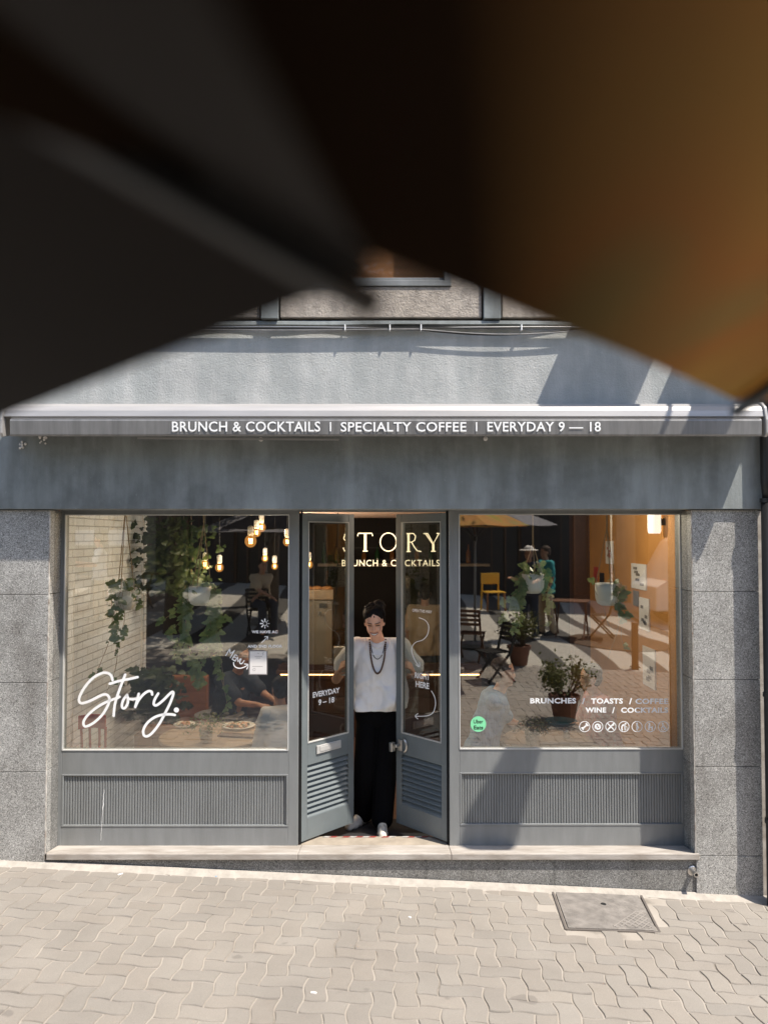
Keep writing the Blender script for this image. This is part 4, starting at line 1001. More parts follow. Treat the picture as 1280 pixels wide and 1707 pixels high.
plate(ontable(366, 1194, TZ)+z_, .24, 'wide dark-rimmed tray plate at the back of the round table', 'conc', food=[('bush', 14), ('egg', 6)])
bd = thing('serving_board', 'rectangular wooden board at the front right of the round table', 'board', ontable(397, 1228, TZ))
MB().box(-.17, .17, -.05, .05, 0, .018, Matrix.Translation(ontable(397, 1228, TZ)+z_) @ Matrix.Rotation(R(-12), 4, 'Z')).build('board', 'dwood', bd, bevel=.003)
bd = thing('serving_tray', 'long pale wooden tray at the front of the right window table', 'tray', ontable(945, 1240, TZ2))
MB().box(-.24, .20, -.09, .09, 0, .03, Matrix.Translation(ontable(945, 1238, TZ2)+z_)).build('tray', 'wood', bd, bevel=.003)
o = thing('blue_plate', 'dark blue bowl under the potted shrub in the right window', 'bowl', ontable(935, 1208, TZ2)+z_)
MB().lathe([(.06, 0), (.13, .03), (.15, .06), (.14, .06), (.08, .02), (.01, .02)], ontable(935, 1212, TZ2)+z_, 24).build('bowl', mat('blue_glaze', (.03, .09, .13), .15), o, smooth=True)
def basket_plant(p, r, h, lb, seed, lm, n_=260, spread=.14):
    t = thing('basket_plant', lb, 'potted plant', p, 'plants in woven baskets on the tables')
    rnd = random.Random(seed); m = MB()
    m.lathe([(r*.75, 0), (r*.95, h*.4), (r, h), (r*.92, h), (r*.85, h*.8)], p, 24)
    for j in range(9):
        z = h*(j+.5)/9; rr_ = r*(.75+.25*min(1, z/h*1.4))+.002; N = 18
        m.tube([p+Vector(((rr_+.003*(-1)**(k+j))*math.cos(k*2*math.pi/N), (rr_+.003*(-1)**(k+j))*math.sin(k*2*math.pi/N), z)) for k in range(N)], .0035, 4, closed=True)
    m.build('basket', mat('woven_straw', (.60, .45, .28), .8, var=.2, vs=40), t)
    f = MB()
    for k in range(n_):
        an = rnd.uniform(0, 6.28); q = spread*rnd.random()**.6; c_ = p+Vector((q*math.cos(an), q*math.sin(an), h+.01+.09*rnd.random()-.25*max(0, q-r)))
        leaf(f, c_, rnd, rnd.uniform(.015, .035))
    f.build('leaves', lm, t, recalc=False)
basket_plant(ontable(344, 1238, TZ)+z_, .055, .12, 'woven basket with a pale sprigged plant at the front of the left window table', 1, 'ivy', 240, .19)
basket_plant(ontable(887, 1243, TZ2)+z_, .058, .125, 'woven basket with a dark leafy plant on the right window table', 2, 'bush', 420, .15)
for k, (x, y) in enumerate(((944, 1236), (1000, 1240))):
    p = ontable(x, y, TZ2)+z_
    g = thing('drinking_glass', ['clear tumbler beside the woven basket', 'clear tumbler in front of the woman in the patterned dress'][k], 'glass', p, 'drinking glasses on the right table')
    MB().lathe([(.026, 0), (.034, .11), (.031, .11), (.024, .006)], p, 18).build('tumbler', 'glassd', g, smooth=True)
    MB().lathe([(.024, .007), (.028, .06)], p, 16).build('water', mat('water_tint', (.6, .62, .6), .1), g, smooth=True) if k else None
# red chair
rc = P(153, 1225, .66)
ch_ = thing('red_chair', 'red painted wooden chair against the white brick wall', 'chair', (rc.x, rc.y, FZ))
zb = P(153, 1206, .66).z; cxr = P(153, 1225, .66).x
m = MB()
pts = [Vector((cxr-.11+.22*k/8, .66+.06*math.sin(k/8*math.pi), 0)) for k in range(9)]
for k in range(8):
    a, b_ = pts[k], pts[k+1]; m.add([a+Vector((0, 0, zb-.05)), b_+Vector((0, 0, zb-.05)), b_+Vector((0, 0, zb+.06)), a+Vector((0, 0, zb+.06)), a+Vector((0, .02, zb-.05)), b_+Vector((0, .02, zb-.05)), b_+Vector((0, .02, zb+.06)), a+Vector((0, .02, zb+.06))], [(0, 1, 2, 3), (5, 4, 7, 6), (0, 4, 5, 1), (3, 2, 6, 7), (0, 3, 7, 4), (1, 5, 6, 2)])
m.build('backrest', 'red', ch_)
m = MB()
for dx in (-.1, -.03, .05, .1): m.tube([(cxr+dx, .70, zb-.04), (cxr+dx*.9, .72, FZ+.46)], .011, 8)
m.build('back_spindle', 'red', ch_)
MB().box(cxr-.19, cxr+.19, .70, 1.08, FZ+.43, FZ+.46).build('seat', 'red', ch_, bevel=.01)
for dx, dy in ((-.16, .73), (.16, .73), (-.16, 1.05), (.16, 1.05)): MB().tube([(cxr+dx, dy, FZ), (cxr+dx*.9, dy, FZ+.43)], .015, 8).build('leg', 'red', ch_)
# =================================================================== PEOPLE
def remesh(mb, vox, smooth_it=4):
    me = bpy.data.meshes.new('tmp'); me.from_pydata([tuple(p) for p in mb.v], [], mb.f); me.update()
    bm = bmesh.new(); bm.from_mesh(me); bmesh.ops.recalc_face_normals(bm, faces=bm.faces); bm.to_mesh(me); bm.free()
    o = bpy.data.objects.new('tmp', me); COL.objects.link(o)
    r = o.modifiers.new('r', 'REMESH'); r.mode = 'VOXEL'; r.voxel_size = vox; r.use_smooth_shade = True
    s = o.modifiers.new('s', 'SMOOTH'); s.factor = .5; s.iterations = smooth_it
    bpy.context.view_layer.update(); dg = bpy.context.evaluated_depsgraph_get()
    m2 = bpy.data.meshes.new_from_object(o.evaluated_get(dg))
    v = [x.co.copy() for x in m2.vertices]; f = [tuple(p.vertices) for p in m2.polygons]
    bpy.data.objects.remove(o); bpy.data.meshes.remove(me); bpy.data.meshes.remove(m2)
    out = MB(); out.v = v; out.f = f; return out
def hand(mb, wrist, pdir, fdir, side, curl=.9, s=1.0):
    """palm runs along pdir; fingers bend towards fdir; side: +-1 thumb side along pdir x fdir"""
    p = Vector(pdir).normalized(); f = (Vector(fdir)-p*Vector(fdir).dot(p)).normalized(); w_ = p.cross(f)*side; wrist = Vector(wrist)
    for k in range(4):
        o = (k-1.5)*.021*s; a = wrist+w_*o*.6; b_ = wrist+p*.085*s+w_*o; mb.capsule(a, b_, .016*s, .0125*s, 8)
        L = (.040, .046, .043, .033)[k]*s; r = .0092*s
        c1 = curl*.45; d1 = p*math.cos(c1)+f*math.sin(c1); c2 = c1+curl*.7; d2 = p*math.cos(c2)+f*math.sin(c2); c3 = c2+curl*.5; d3 = p*math.cos(c3)+f*math.sin(c3)
        q1 = b_+d1*L; q2 = q1+d2*L*.62; q3 = q2+d3*L*.5
        mb.capsule(b_, q1, r*1.1, r, 8); mb.capsule(q1, q2, r, r*.92, 8); mb.capsule(q2, q3, r*.92, r*.8, 8)
    t0 = wrist+p*.02*s-w_*.026*s; t1 = t0+(p*.6-w_*.6+f*.35).normalized()*.042*s; t2 = t1+(p*.7+f*.6).normalized()*.032*s
    mb.capsule(t0, t1, .013*s, .0105*s, 8); mb.capsule(t1, t2, .0105*s, .009*s, 8)
def person(name, label, J, skin, shirt, trousers, shoes, hair, group=None, vox=.012, s=1.0, face=(0, -1, 0), headup=(0, 0, 1), sleeves='short', hairfn=None, smile=False, curl=.9, necklace=False, shirt_loose=.018, trouser_loose=.012, sleeve_f=.72):
    """J joints in world space"""
    V = {k: Vector(v) for k, v in J.items() if not isinstance(v, (int, float))}
    base = V.get('base', (V['anL']+V['anR'])/2)
    m = MB()
    c = m.capsule
    c(V['hipL'], V['hipR'], .105*s, .105*s); c(V['pelvis'], V['chest'], .115*s, .125*s); c(V['chest'], V['neck'], .12*s, .06*s)
    c(V['shL'], V['shR'], .058*s, .058*s); c(V['neck'], V['head'], .056*s, .052*s)
    for q in 'LR':
        c(V['sh'+q], V['el'+q], .052*s, .040*s); c(V['el'+q], V['wr'+q], .039*s, .027*s)
        c(V['hip'+q], V['kn'+q], .085*s, .058*s); c(V['kn'+q], V['an'+q], .056*s, .036*s)
        fd = Vector(J.get('toe'+q, V['an'+q]+Vector(face)*.16*s)); c(V['an'+q]-Vector((0, 0, .035*s)), fd, .036*s, .026*s)
        pd = V['hd'+q]-V['wr'+q]; hand(m, V['wr'+q], pd, J.get('fd'+q, (0, -.3, -1)), J.get('th'+q, 1), curl, s*1.0)
    up = Vector(headup).normalized(); fw = Vector(face); fw = (fw-up*fw.dot(up)).normalized(); rt = fw.cross(up).normalized()
    HM = Matrix((rt, fw, up)).transposed()   # local x=right(-), y=forward, z=up
    Hc = V['head']+up*.075*s
    def H(x, y, z): return Hc + HM @ Vector((x*s, y*s, z*s))
    hb = lambda c_, r_: m.ball(H(*c_), tuple(q*s for q in r_), 18, 14, HM)
    hb((0, -.008, .035), (.078, .097, .092)); hb((0, .022, -.035), (.066, .068, .078)); hb((0, .052, -.096), (.036, .030, .024)); hb((0, .025, -.058), (.063, .052, .038))
    hb((0, .096, -.028), (.013, .018, .013)); m.capsule(H(0, .086, .012), H(0, .102, -.022), .007*s, .010*s, 8)
    for q in (-1, 1): hb((q*.076, -.005, -.01), (.010, .018, .030)); hb((q*.034, .066, -.035), (.022, .022, .018)); m.capsule(H(q*.012, .089, .024), H(q*.05, .074, .026), .008*s, .008*s, 8)
    body = remesh(m, vox, 3).build(name, skin, origin=base, smooth=True)
    tag(body, label, 'person', group)
    # face
    e = MB(); b2 = MB(); l_ = MB(); tt_ = MB()
    for q in (-1, 1):
        e.capsule(H(q*.021, .0925, .008), H(q*.047, .083, .007), .0036*s, .003*s, 8)
        b2.capsule(H(q*.016, .096, .026), H(q*.052, .083, .031), .0036*s, .0022*s, 8)
    w_ = .035 if smile else .020; zc_ = -.064; d_ = .010 if smile else 0
    N = 8; up_ = []; lo_ = []
    for k in range(N+1):
        u = -1+2*k/N; up_.append(H(u*w_, .096-.014*u*u, zc_+d_*u*u+.002)); lo_.append(H(u*w_*.9, .096-.014*u*u, zc_-(.012 if smile else .004)+(d_+.007)*u*u if smile else zc_-.004))
    l_.tube(up_, .002*s, 6); l_.tube(lo_, .003*s, 6)
    e.build('eyes', 'hair', body); b2.build('eyebrows', 'brow', body); l_.build('mouth', 'lip', body)
    if smile:
        k = len(tt_.v); tt_.v += [p+fw*.002 for p in up_]+[p+fw*.002 for p in lo_]; tt_.f += [(i, i+1, N+2+i, N+1+i) for i in range(N)]; tt_.build('teeth', 'teeth', body)
    # hair
    h = MB()
    if hairfn: hairfn(h, H, HM, s)
    else:
        h.ball(H(0, -.018, .052), (.084*s, .098*s, .090*s), 18, 14, HM); h.ball(H(0, -.045, -.0), (.078*s, .07*s, .085*s), 14, 10, HM)
    hr = remesh(h, .007, 2)
    hr.v = [p+Vector((noise.noise(p*38), noise.noise(p*38+Vector((5, 0, 0))), noise.noise(p*38+Vector((0, 9, 0)))))*.007 for p in hr.v]
    hr.build('hair', hair, body, smooth=True)
    # shirt
    if shirt:
        t = MB(); L = shirt_loose
        t.capsule(V['shL'], V['shR'], .060*s+L*.6, .060*s+L*.6); t.capsule(V['chest'], V['neck']-Vector((0, 0, .05*s)), .13*s+L*.5, .055*s+L)
        hem = V.get('hem', V['pelvis']-Vector((0, 0, .08*s)))
        sd = (V['shR']-V['shL']).normalized(); wd = (V['shR']-V['shL']).length*.5
        for q in (-1, -.5, 0, .5, 1):
            t.capsule(V['chest']+sd*q*(wd-.10*s)+Vector((0, 0, .08*s)), hem+sd*q*(wd-.09*s), .115*s+L*.6, .105*s+L*1.1, 16)
        for q in 'LR':
            a, b_ = V['sh'+q], V['el'+q]; f_ = sleeve_f if sleeves == 'short' else 1.0
            t.capsule(a, a.lerp(b_, f_), .060*s+L*.8, .052*s+L*1.4)
            if sleeves == 'long': t.capsule(b_, V['wr'+q], .05*s+L*.8, .034*s+L*.6)
        r_ = remesh(t, vox*1.1, 5)
        hz = hem.z; out = []
        for p in r_.v:
            p = p.copy(); 
            if p.z < hz-.045*s: p.z = hz-.045*s+(p.z-(hz-.045*s))*.12
            hgt = max(0, min(1, (V['chest'].z-p.z)/(V['chest'].z-hz+.001))); ax = (V['chest']+hem)/2
            d = Vector((p.x-ax.x, p.y-ax.y, 0)); an = math.atan2(d.y, d.x)
            fold = (math.sin(an*9+p.z*6)*.009+math.sin(an*5-p.z*13+1.3)*.012)*hgt+noise.noise(Vector((p.x*7, p.y*7, p.z*4)))*.022+noise.noise(Vector((p.x*12+p.z*9, p.y*9, p.z*14-p.x*8)))*.016
            rg = lambda v_: max(0, math.sin(v_))**3
            fold += (.017*rg(p.x*22+p.z*13)+.015*rg(p.z*19-p.x*15+2)+.012*rg(p.x*34-p.z*7))*(.25+.75*hgt)
            fold = max(fold, -.004)
            if d.length > 1e-4: p += d.normalized()*fold
            out.append(p)
        r_.v = out; r_.build('shirt', shirt, body, smooth=True)
    if trousers:
        t = MB(); L = trouser_loose; t.capsule(V['hipL'], V['hipR'], .108*s+.008, .108*s+.008); t.capsule(V['pelvis'], V['pelvis']+(V['chest']-V['pelvis'])*.2, .118*s+.006, .115*s+.004)
        for q in 'LR':
            t.capsule(V['hip'+q], V['kn'+q], .088*s+.012, .066*s+L); t.capsule(V['kn'+q], V['an'+q]+Vector((0, 0, .02)), .066*s+L, .058*s+L)
        remesh(t, vox, 3).build('trousers', trousers, body, smooth=True)
    if shoes:
        for q in 'LR':
            a = V['an'+q]; fd = Vector(J.get('toe'+q, a+Vector(face)*.16*s)); t = MB()
            dd = (fd-a); dd.z = 0; dd.normalize(); zf = min(fd.z, a.z-.035*s)
            a0 = Vector((a.x, a.y, zf+.0)); 
            for k in range(5):
                pp = a0-dd*.045+dd*.235*k/4*s; t.capsule(pp-Vector((0, 0, .0)), pp+Vector((0, 0, (.045, .05, .035, .018, .006)[k])), (.040, .042, .043, .046, .038)[k]*s, (.038, .040, .038, .038, .032)[k]*s)
            t2 = remesh(t, .008, 3); t2.v = [Vector((p.x, p.y, max(p.z, zf-.03))) for p in t2.v]; t2.build('shoe', shoes, body, smooth=True)
    return body, H, HM
# --- man in the doorway
def ph(px, py, Y): return P(px, py, Y)
bx = P(632, 1200, .78).x
def hair_man(h, H, HM, s):
    h.ball(H(0, -.022, .066), (.094*s, .098*s, .074*s), 18, 14, HM); h.ball(H(0, -.06, .02), (.092*s, .062*s, .085*s), 14, 10, HM)
    h.ball(H(-.035, -.075, .115), (.06*s, .055*s, .045*s), 12, 10, HM)
    rn = random.Random(4)
    for k in range(46):
        a = rn.uniform(0, math.pi*2); e = rn.uniform(.55, 1.4)
        d = Vector((math.cos(a)*math.cos(e), math.sin(a)*math.cos(e)*.8-.35, math.sin(e)))
        c0 = H(d.x*.082, d.y*.085-.01, .06+d.z*.072); h.capsule(c0, c0+HM @ (d*.018), .011*s, .008*s, 6)
    for q in (-1, 1): h.capsule(H(q*.078, .012, .05), H(q*.080, .008, .0), .012*s, .007*s, 8)
J = dict(pelvis=(bx, .84, .88), chest=(bx, .80, 1.29), neck=(bx-.005, .76, 1.475), head=(bx-.035, .70, 1.58),
         shL=(bx-.185, .78, 1.435), shR=(bx+.185, .78, 1.435),
         elL=(bx-.36, .80, 1.16), elR=(P(699, 1140, .82).x, .84, 1.15),
         hipL=(bx-.09, .84, .86), hipR=(bx+.09, .84, .86), knL=(bx-.115, .82, .45), knR=(bx+.055, .80, .45),
         anL=(P(606, 1370, .86).x, .90, FZ+.085), anR=(P(637, 1368, .72).x, .74, FZ+.085), hem=(bx+.0, .82, P(630, 1181, .8).z+.045))
J['wrL'] = (P(566, 1115, .76).x-.01, .755, 1.235); J['hdL'] = (P(570, 1101, .70).x, .69, 1.30)
J['wrR'] = (P(690, 1118, .76).x, .755, 1.225); J['hdR'] = (P(684, 1104, .70).x, .69, 1.29)
J['fdL'] = (1, -.15, .1); J['fdR'] = (-1, -.15, .1); J['thL'] = 1; J['thR'] = -1
J['toeL'] = (J['anL'][0]-.10, J['anL'][1]-.13, FZ+.035); J['toeR'] = (J['anR'][0]+.005, J['anR'][1]-.17, FZ+.035)
man, Hm, HMm = person('person', 'smiling man in a loose white t-shirt and black trousers standing between the door leaves', J, 'skin', 'tee', 'trous', 'shoe', 'hair', vox=.0065, face=(-.05, -1, -.32), headup=(-.05, -.32, 1), hairfn=hair_man, smile=True, curl=1.0, shirt_loose=.03, trouser_loose=.032, sleeve_f=.55)
from mathutils.bvhtree import BVHTree
bpy.context.view_layer.update()
def surf(o):
    mw = Matrix.Translation(wloc(o)); return BVHTree.FromPolygons([mw @ v.co for v in o.data.vertices], [tuple(p.vertices) for p in o.data.polygons])
tee_ = [c for c in man.children if c.name.startswith('shirt')][0]
bv = surf(tee_); nb_ = surf(man)
def onchest(x, z, off):
    o = Vector((x, -.5, z)); best = None
    for t_ in (bv, nb_):
        h = t_.ray_cast(o, Vector((0, 1, 0)))
        if h[0] is not None and (best is None or h[0].y < best): best = h[0].y
    return Vector((x, (best if best is not None else .72)-off, z))
cx_ = bx-.012
def arc(w_, z0, dz, n, off, p_=.9):
    out = []
    for k in range(n+1):
        a = math.pi*k/n; x = -w_*math.cos(a)*(1-.12*math.sin(a)); z = z0-dz*max(0, math.sin(a))**p_
        out.append(onchest(cx_+x, z, off))
    for i_ in range(1, len(out)-1): out[i_].y = min(out[i_].y, (out[i_-1].y+out[i_+1].y)/2+.002)
    return out
nk = MB()
for p in arc(.066, 1.50, .265, 58, .007): nk.ball(p, .0078, 7, 5)
nk.build('bead_necklace', 'dwood', man)
nk = MB(); nk.tube(arc(.060, 1.50, .15, 26, .004), .003, 6); nk.build('cord_necklace', 'black', man)
nk = MB(); nk.tube(arc(.10, 1.515, .135, 30, .002, .7), .006, 6); nk.tube(arc(.062, 1.495, .055, 24, .002), .006, 6); nk.build('collar', 'tee', tee_, smooth=True)
# seated figures
def seated(name, label, cx, Y, zseat, face, skin, shirt, tro, hair, hands, lean=.12, s=.96, fz=None, group=None, sleeves='short', vox=.013, hairfn=None):
    f = Vector(face).normalized(); r = Vector((-f.y, f.x, 0)); b = Vector((cx, Y, zseat))
    pel = b+Vector((0, 0, .10)); che = pel+f*lean*.7+Vector((0, 0, .38*s)); nec = pel+f*lean+Vector((0, 0, .56*s)); hd = nec+f*.04+Vector((0, 0, .09*s))
    J = dict(pelvis=pel, chest=che, neck=nec, head=hd, shL=che+r*.17*s+Vector((0, 0, .12)), shR=che-r*.17*s+Vector((0, 0, .12)),
             hipL=pel+r*.09, hipR=pel-r*.09, knL=pel+r*.12+f*.42, knR=pel-r*.12+f*.42)
    fz = FZ if fz is None else fz
    J['anL'] = Vector((J['knL'].x, J['knL'].y, fz+.08)); J['anR'] = Vector((J['knR'].x, J['knR'].y, fz+.08))
    for q, hh in zip('LR', hands):
        sh_ = J['sh'+q]; hh = Vector(hh); mid = (sh_+hh)/2; d_ = (hh-sh_).length; J['el'+q] = Vector((mid.x, mid.y, mid.z-max(.05, .27-d_*.35)))+(r if q == 'L' else -r)*.05
        dd = (hh-J['el'+q]).normalized(); J['wr'+q] = hh-dd*.05; J['hd'+q] = hh+dd*.04; J['fd'+q] = (0, 0, -1)
    J['base'] = Vector((cx, Y, fz))
    J['hem'] = pel
    return person(name, label, J, skin, shirt, tro, None, hair, group, vox, s, face=face, sleeves=sleeves, curl=.5, hairfn=hairfn)[0]
def stool(cx, Y, label):
    t = thing('cafe_chair', label, 'chair', (cx, Y, FZ), 'chairs at the cafe tables')
    MB().box(cx-.2, cx+.2, Y-.2, Y+.2, FZ+.42, FZ+.45).build('seat', 'dwood', t, bevel=.01)
    for dx in (-.17, .17):
        for dy in (-.17, .17): MB().tube([(cx+dx, Y+dy, FZ), (cx+dx*.9, Y+dy*.9, FZ+.42)], .014, 8).build('leg', 'dwood', t)
zs_ = FZ+.47
xm = P(800, 1150, .95).x; xw = P(1010, 1150, .95).x
seated('person', 'seated man in a pale blue linen shirt at the left of the right window', xm, .95, zs_, (.93, -.1, 0), 'skin', 'blue', 'navy', 'brow', (ontable(850, 1205, TZ2)+Vector((0, .05, .04)), ontable(868, 1215, TZ2)+Vector((0, 0, .04))), lean=.16)
seated('person', 'seated woman in a red patterned dress reaching over the right window table', xw, .95, zs_, (-.95, -.1, 0), 'skin', 'dress', 'dress', 'hair', (ontable(968, 1205, TZ2)+Vector((0, 0, .05)), ontable(960, 1215, TZ2)+Vector((0, 0, .05))), lean=.10, s=.9)
stool(xm, .97, 'dark wooden chair under the man in the blue shirt'); stool(xw+.02, .97, 'dark wooden chair under the woman in the patterned dress')
x3 = P(375, 1150, 1.9).x
seated('person', 'dark-clothed guest with bare arm resting across the back table', x3, 2.0, zs_-.02, (.8, -.5, 0), 'skin2', 'navy', 'navy', 'hair', (P(465, 1172, 1.7), P(440, 1176, 1.6)), lean=.14)
stool(x3, 2.02, 'dark wooden chair under the dark-clothed guest')
x4 = P(478, 1200, .75).x
seated('person', 'guest in a crumpled white shirt partly hidden by the window mullion', x4, .85, zs_-.10, (-.4, .9, 0), 'skin2', 'tee', 'navy', 'hair', (P(440, 1210, 1.0), P(430, 1225, 1.1)), lean=.22, s=.86, sleeves='long')
stool(x4, .87, 'dark wooden chair under the guest in the white shirt')
# barista
def standing(label, cx, Y, z0, face, skin, shirt, tro, hair, s=1.0, hairfn=None, sleeves='short', group=None, name='person', arm=.0, shoes='black', walk=.05):
    f = Vector(face).normalized(); r = Vector((-f.y, f.x, 0)); b = Vector((cx, Y, z0)); Z = lambda h: Vector((0, 0, h*s))
    J = dict(pelvis=b+Z(.96), chest=b+Z(1.28), neck=b+Z(1.48), head=b+Z(1.56)+f*.02, shL=b+r*.175*s+Z(1.42), shR=b-r*.175*s+Z(1.42),
             elL=b+r*.23*s+Z(1.14)+f*arm*.3, elR=b-r*.23*s+Z(1.14)+f*arm*.3, hipL=b+r*.09*s+Z(.92), hipR=b-r*.09*s+Z(.92),
             knL=b+r*.10*s+Z(.5)+f*walk, knR=b-r*.10*s+Z(.5)-f*walk*.3, anL=b+r*.10*s+Z(.085)+f*walk, anR=b-r*.10*s+Z(.085)-f*walk*2)
    J['wrL'] = J['elL']+f*(.10+arm*.9)+Z(-.22+arm*.9); J['wrR'] = J['elR']+f*(.10+arm*.7)+Z(-.22+arm*.7)
    for q in 'LR': J['hd'+q] = J['wr'+q]+(J['wr'+q]-J['el'+q]).normalized()*.08; J['fd'+q] = tuple(f-Vector((0, 0, .3))); J['toe'+q] = J['an'+q]+f*.16*s-Vector((0, 0, .05*s))
    J['base'] = b
    return person(name, label, J, skin, shirt, tro, shoes, hair, group, .014, s, face=face, hairfn=hairfn, sleeves=sleeves, curl=.5)
standing('barista in a beige t-shirt working with his back turned behind the counter', P(708, 1000, 4.6).x, 4.6, FZ, (.1, 1, 0), 'skin2', 'beigec', 'navy', 'hair', 1.02)
# =================================================================== THE STREET BEHIND (seen in the panes)
def folding_chair(p, rz, lb, m='black', grp='folding chairs on the plaza'):
    X = Matrix.Translation(p) @ Matrix.Rotation(rz, 4, 'Z'); t = thing('folding_chair', lb, 'chair', p, grp)
    for q in (-.2, .2):
        MB(X).bar((q, .22, 0), (q, -.16, .46), .03).bar((q, -.16, .46), (q, -.26, .86), .03).build('back_leg', m, t)
        MB(X).bar((q*.9, -.24, 0), (q*.9, .2, .44), .03).build('front_leg', m, t)
    s_ = MB(X)
    for k in range(6): s_.box(-.2, .2, -.17+k*.07, -.115+k*.07, .445, .462)
    s_.build('seat', m, t)
    s_ = MB(X)
    for k in range(4): s_.box(-.19, .19, -.235-.018*k, -.215-.018*k, .60+k*.075, .645+k*.075)
    s_.build('backrest', m, t); return t
def folding_table(p, rz, lb):
    X = Matrix.Translation(p) @ Matrix.Rotation(rz, 4, 'Z'); t = thing('folding_table', lb, 'table', p, 'folding tables on the plaza')
    s_ = MB(X)
    for k in range(8): s_.box(-.35, .35, -.34+k*.086, -.262+k*.086, .70, .72)
    s_.build('table_top', 'slatw', t)
    for q in (-.3, .3):
        MB(X).bar((q, -.3, 0), (q, .3, .7), .03).build('leg', 'slatw', t); MB(X).bar((q*.9, .3, 0), (q*.9, -.3, .7), .03).build('leg', 'slatw', t)
    return t
def shrub(p, h, r, lb, seed, n_=1100, potr=.19, poth=.32):
    t = thing('potted_shrub', lb, 'potted plant', p, 'potted shrubs on the plaza'); rnd = random.Random(seed)
    MB().lathe([(potr*.7, 0), (potr*.95, poth*.85), (potr*1.06, poth*.86), (potr*1.06, poth), (potr*.95, poth), (potr*.9, poth*.9)], p, 20).build('pot', 'terra', t)
    st = MB(); f = MB(); tips = []
    for k in range(26):
        a = rnd.uniform(0, 6.28); q = r*rnd.uniform(.2, .95); e = p+Vector((q*math.cos(a), q*math.sin(a), poth+(h-poth)*rnd.uniform(.45, 1)*(1-.35*(q/r)**2)))
        b_ = p+Vector((.05*math.cos(a), .05*math.sin(a), poth*.9)); m_ = b_.lerp(e, .5)+Vector((.06*math.cos(a), .06*math.sin(a), .02)); st.tube([b_, m_, e], [.008, .006, .003], 5); tips.append((m_, e))
    for k in range(n_):
        m_, e = rnd.choice(tips); c_ = m_.lerp(e, rnd.uniform(.1, 1.1))+Vector((rnd.gauss(0, .055), rnd.gauss(0, .055), rnd.gauss(0, .055))); leaf(f, c_, rnd, rnd.uniform(.035, .065))
    st.build('stem', 'bark', t); f.build('leaves', 'bush', t, recalc=False)
q = seen_ground(865, 1108); shrub(q, 1.0, .34, 'tall potted shrub on the plaza beside the black folding chair', 1)
q = seen_ground(940, 1200); shrub(q, .82, .36, 'bushy potted shrub with yellowish leaves nearest the shop window', 2, 1300)
q = seen_ground(825, 1135); folding_chair(q, R(70), 'black slatted folding chair in front of the tall potted shrub')
q = seen_ground(785, 1100); folding_chair(q, R(200), 'brown slatted folding chair at the left edge of the right window reflection', 'slatw')
q = seen_ground(952, 1060); folding_table(q, R(20), 'brown slatted folding table with crossed legs in front of the tree pit')
q = seen_ground(1002, 1062); folding_chair(q, R(110), 'black folding chair pulled up to the brown folding table')
q = seen_ground(268, 1010); folding_table(q, R(0), 'dark folding table in the shade below the trees at left')
q = seen_ground(300, 1012); folding_chair(q, R(80), 'black folding chair right of the shaded table')
q = seen_ground(232, 1015); folding_chair(q, R(-80), 'black folding chair left of the shaded table')
# yellow chair
q = seen_ground(822, 1018); X = Matrix.Translation(q) @ Matrix.Rotation(R(170), 4, 'Z')
yc = thing('yellow_chair', 'yellow moulded chair standing in the sun on the plaza', 'chair', q)
MB(X).box(-.24, .24, -.24, .24, .43, .46).build('seat', 'yellow', yc, bevel=.012); MB(X).box(-.23, .23, .22, .25, .62, .88).build('backrest', 'yellow', yc, bevel=.012)
for dx in (-.2, .2):
    MB(X).bar((dx*1.1, -.23, 0), (dx, -.2, .43), .035).build('leg', 'owood', yc); MB(X).bar((dx*1.1, .27, 0), (dx, .23, .64), .035).build('leg', 'yellow', yc)
def hat(h, H, HM, s): h.ball(H(0, -.01, .11), (.095*s, .105*s, .07*s), 16, 10, HM); h.ball(H(0, -.01, .085), (.19*s, .20*s, .018*s), 20, 6, HM)
MT['straw'] = mat('white_straw', (.7, .66, .6), .8)
q = seen_ground(882, 1062); standing('person in black wearing a white sun hat on the plaza', q.x, q.y, gz(q.x, q.y), (-.4, .8, 0), 'skin2', 'navy', 'navy', 'straw', 1.0, hat, group='people standing on the plaza', arm=.3)
q = seen_ground(908, 1060); standing('person in a teal t-shirt standing beside the one in the sun hat', q.x+.05, q.y-.1, gz(q.x, q.y), (-.9, .3, 0), 'skin2', 'teal', 'beigec', 'brow', 1.02, group='people standing on the plaza')
q = seen_ground(432, 1055); g_ = gz(q.x, q.y); seated('person', 'person in a patterned shirt sitting in the tree shade', q.x, q.y, g_+.46, (.5, .8, 0), 'skin2', 'beigec', 'navy', 'hair', ((q.x+.3, q.y+.4, g_+.7), (q.x-.0, q.y+.45, g_+.7)), fz=g_)
folding_chair(q+Vector((0, 0, -.02)), R(180), 'black folding chair under the person in the patterned shirt')
q = seen_ground(166, 1035); standing('person in a pale shirt leaning over the cafe terrace at left', q.x, q.y, gz(q.x, q.y), (-.8, .3, 0), 'skin', 'tee', 'beigec', 'brow', .95, group='people standing on the plaza', arm=.3)
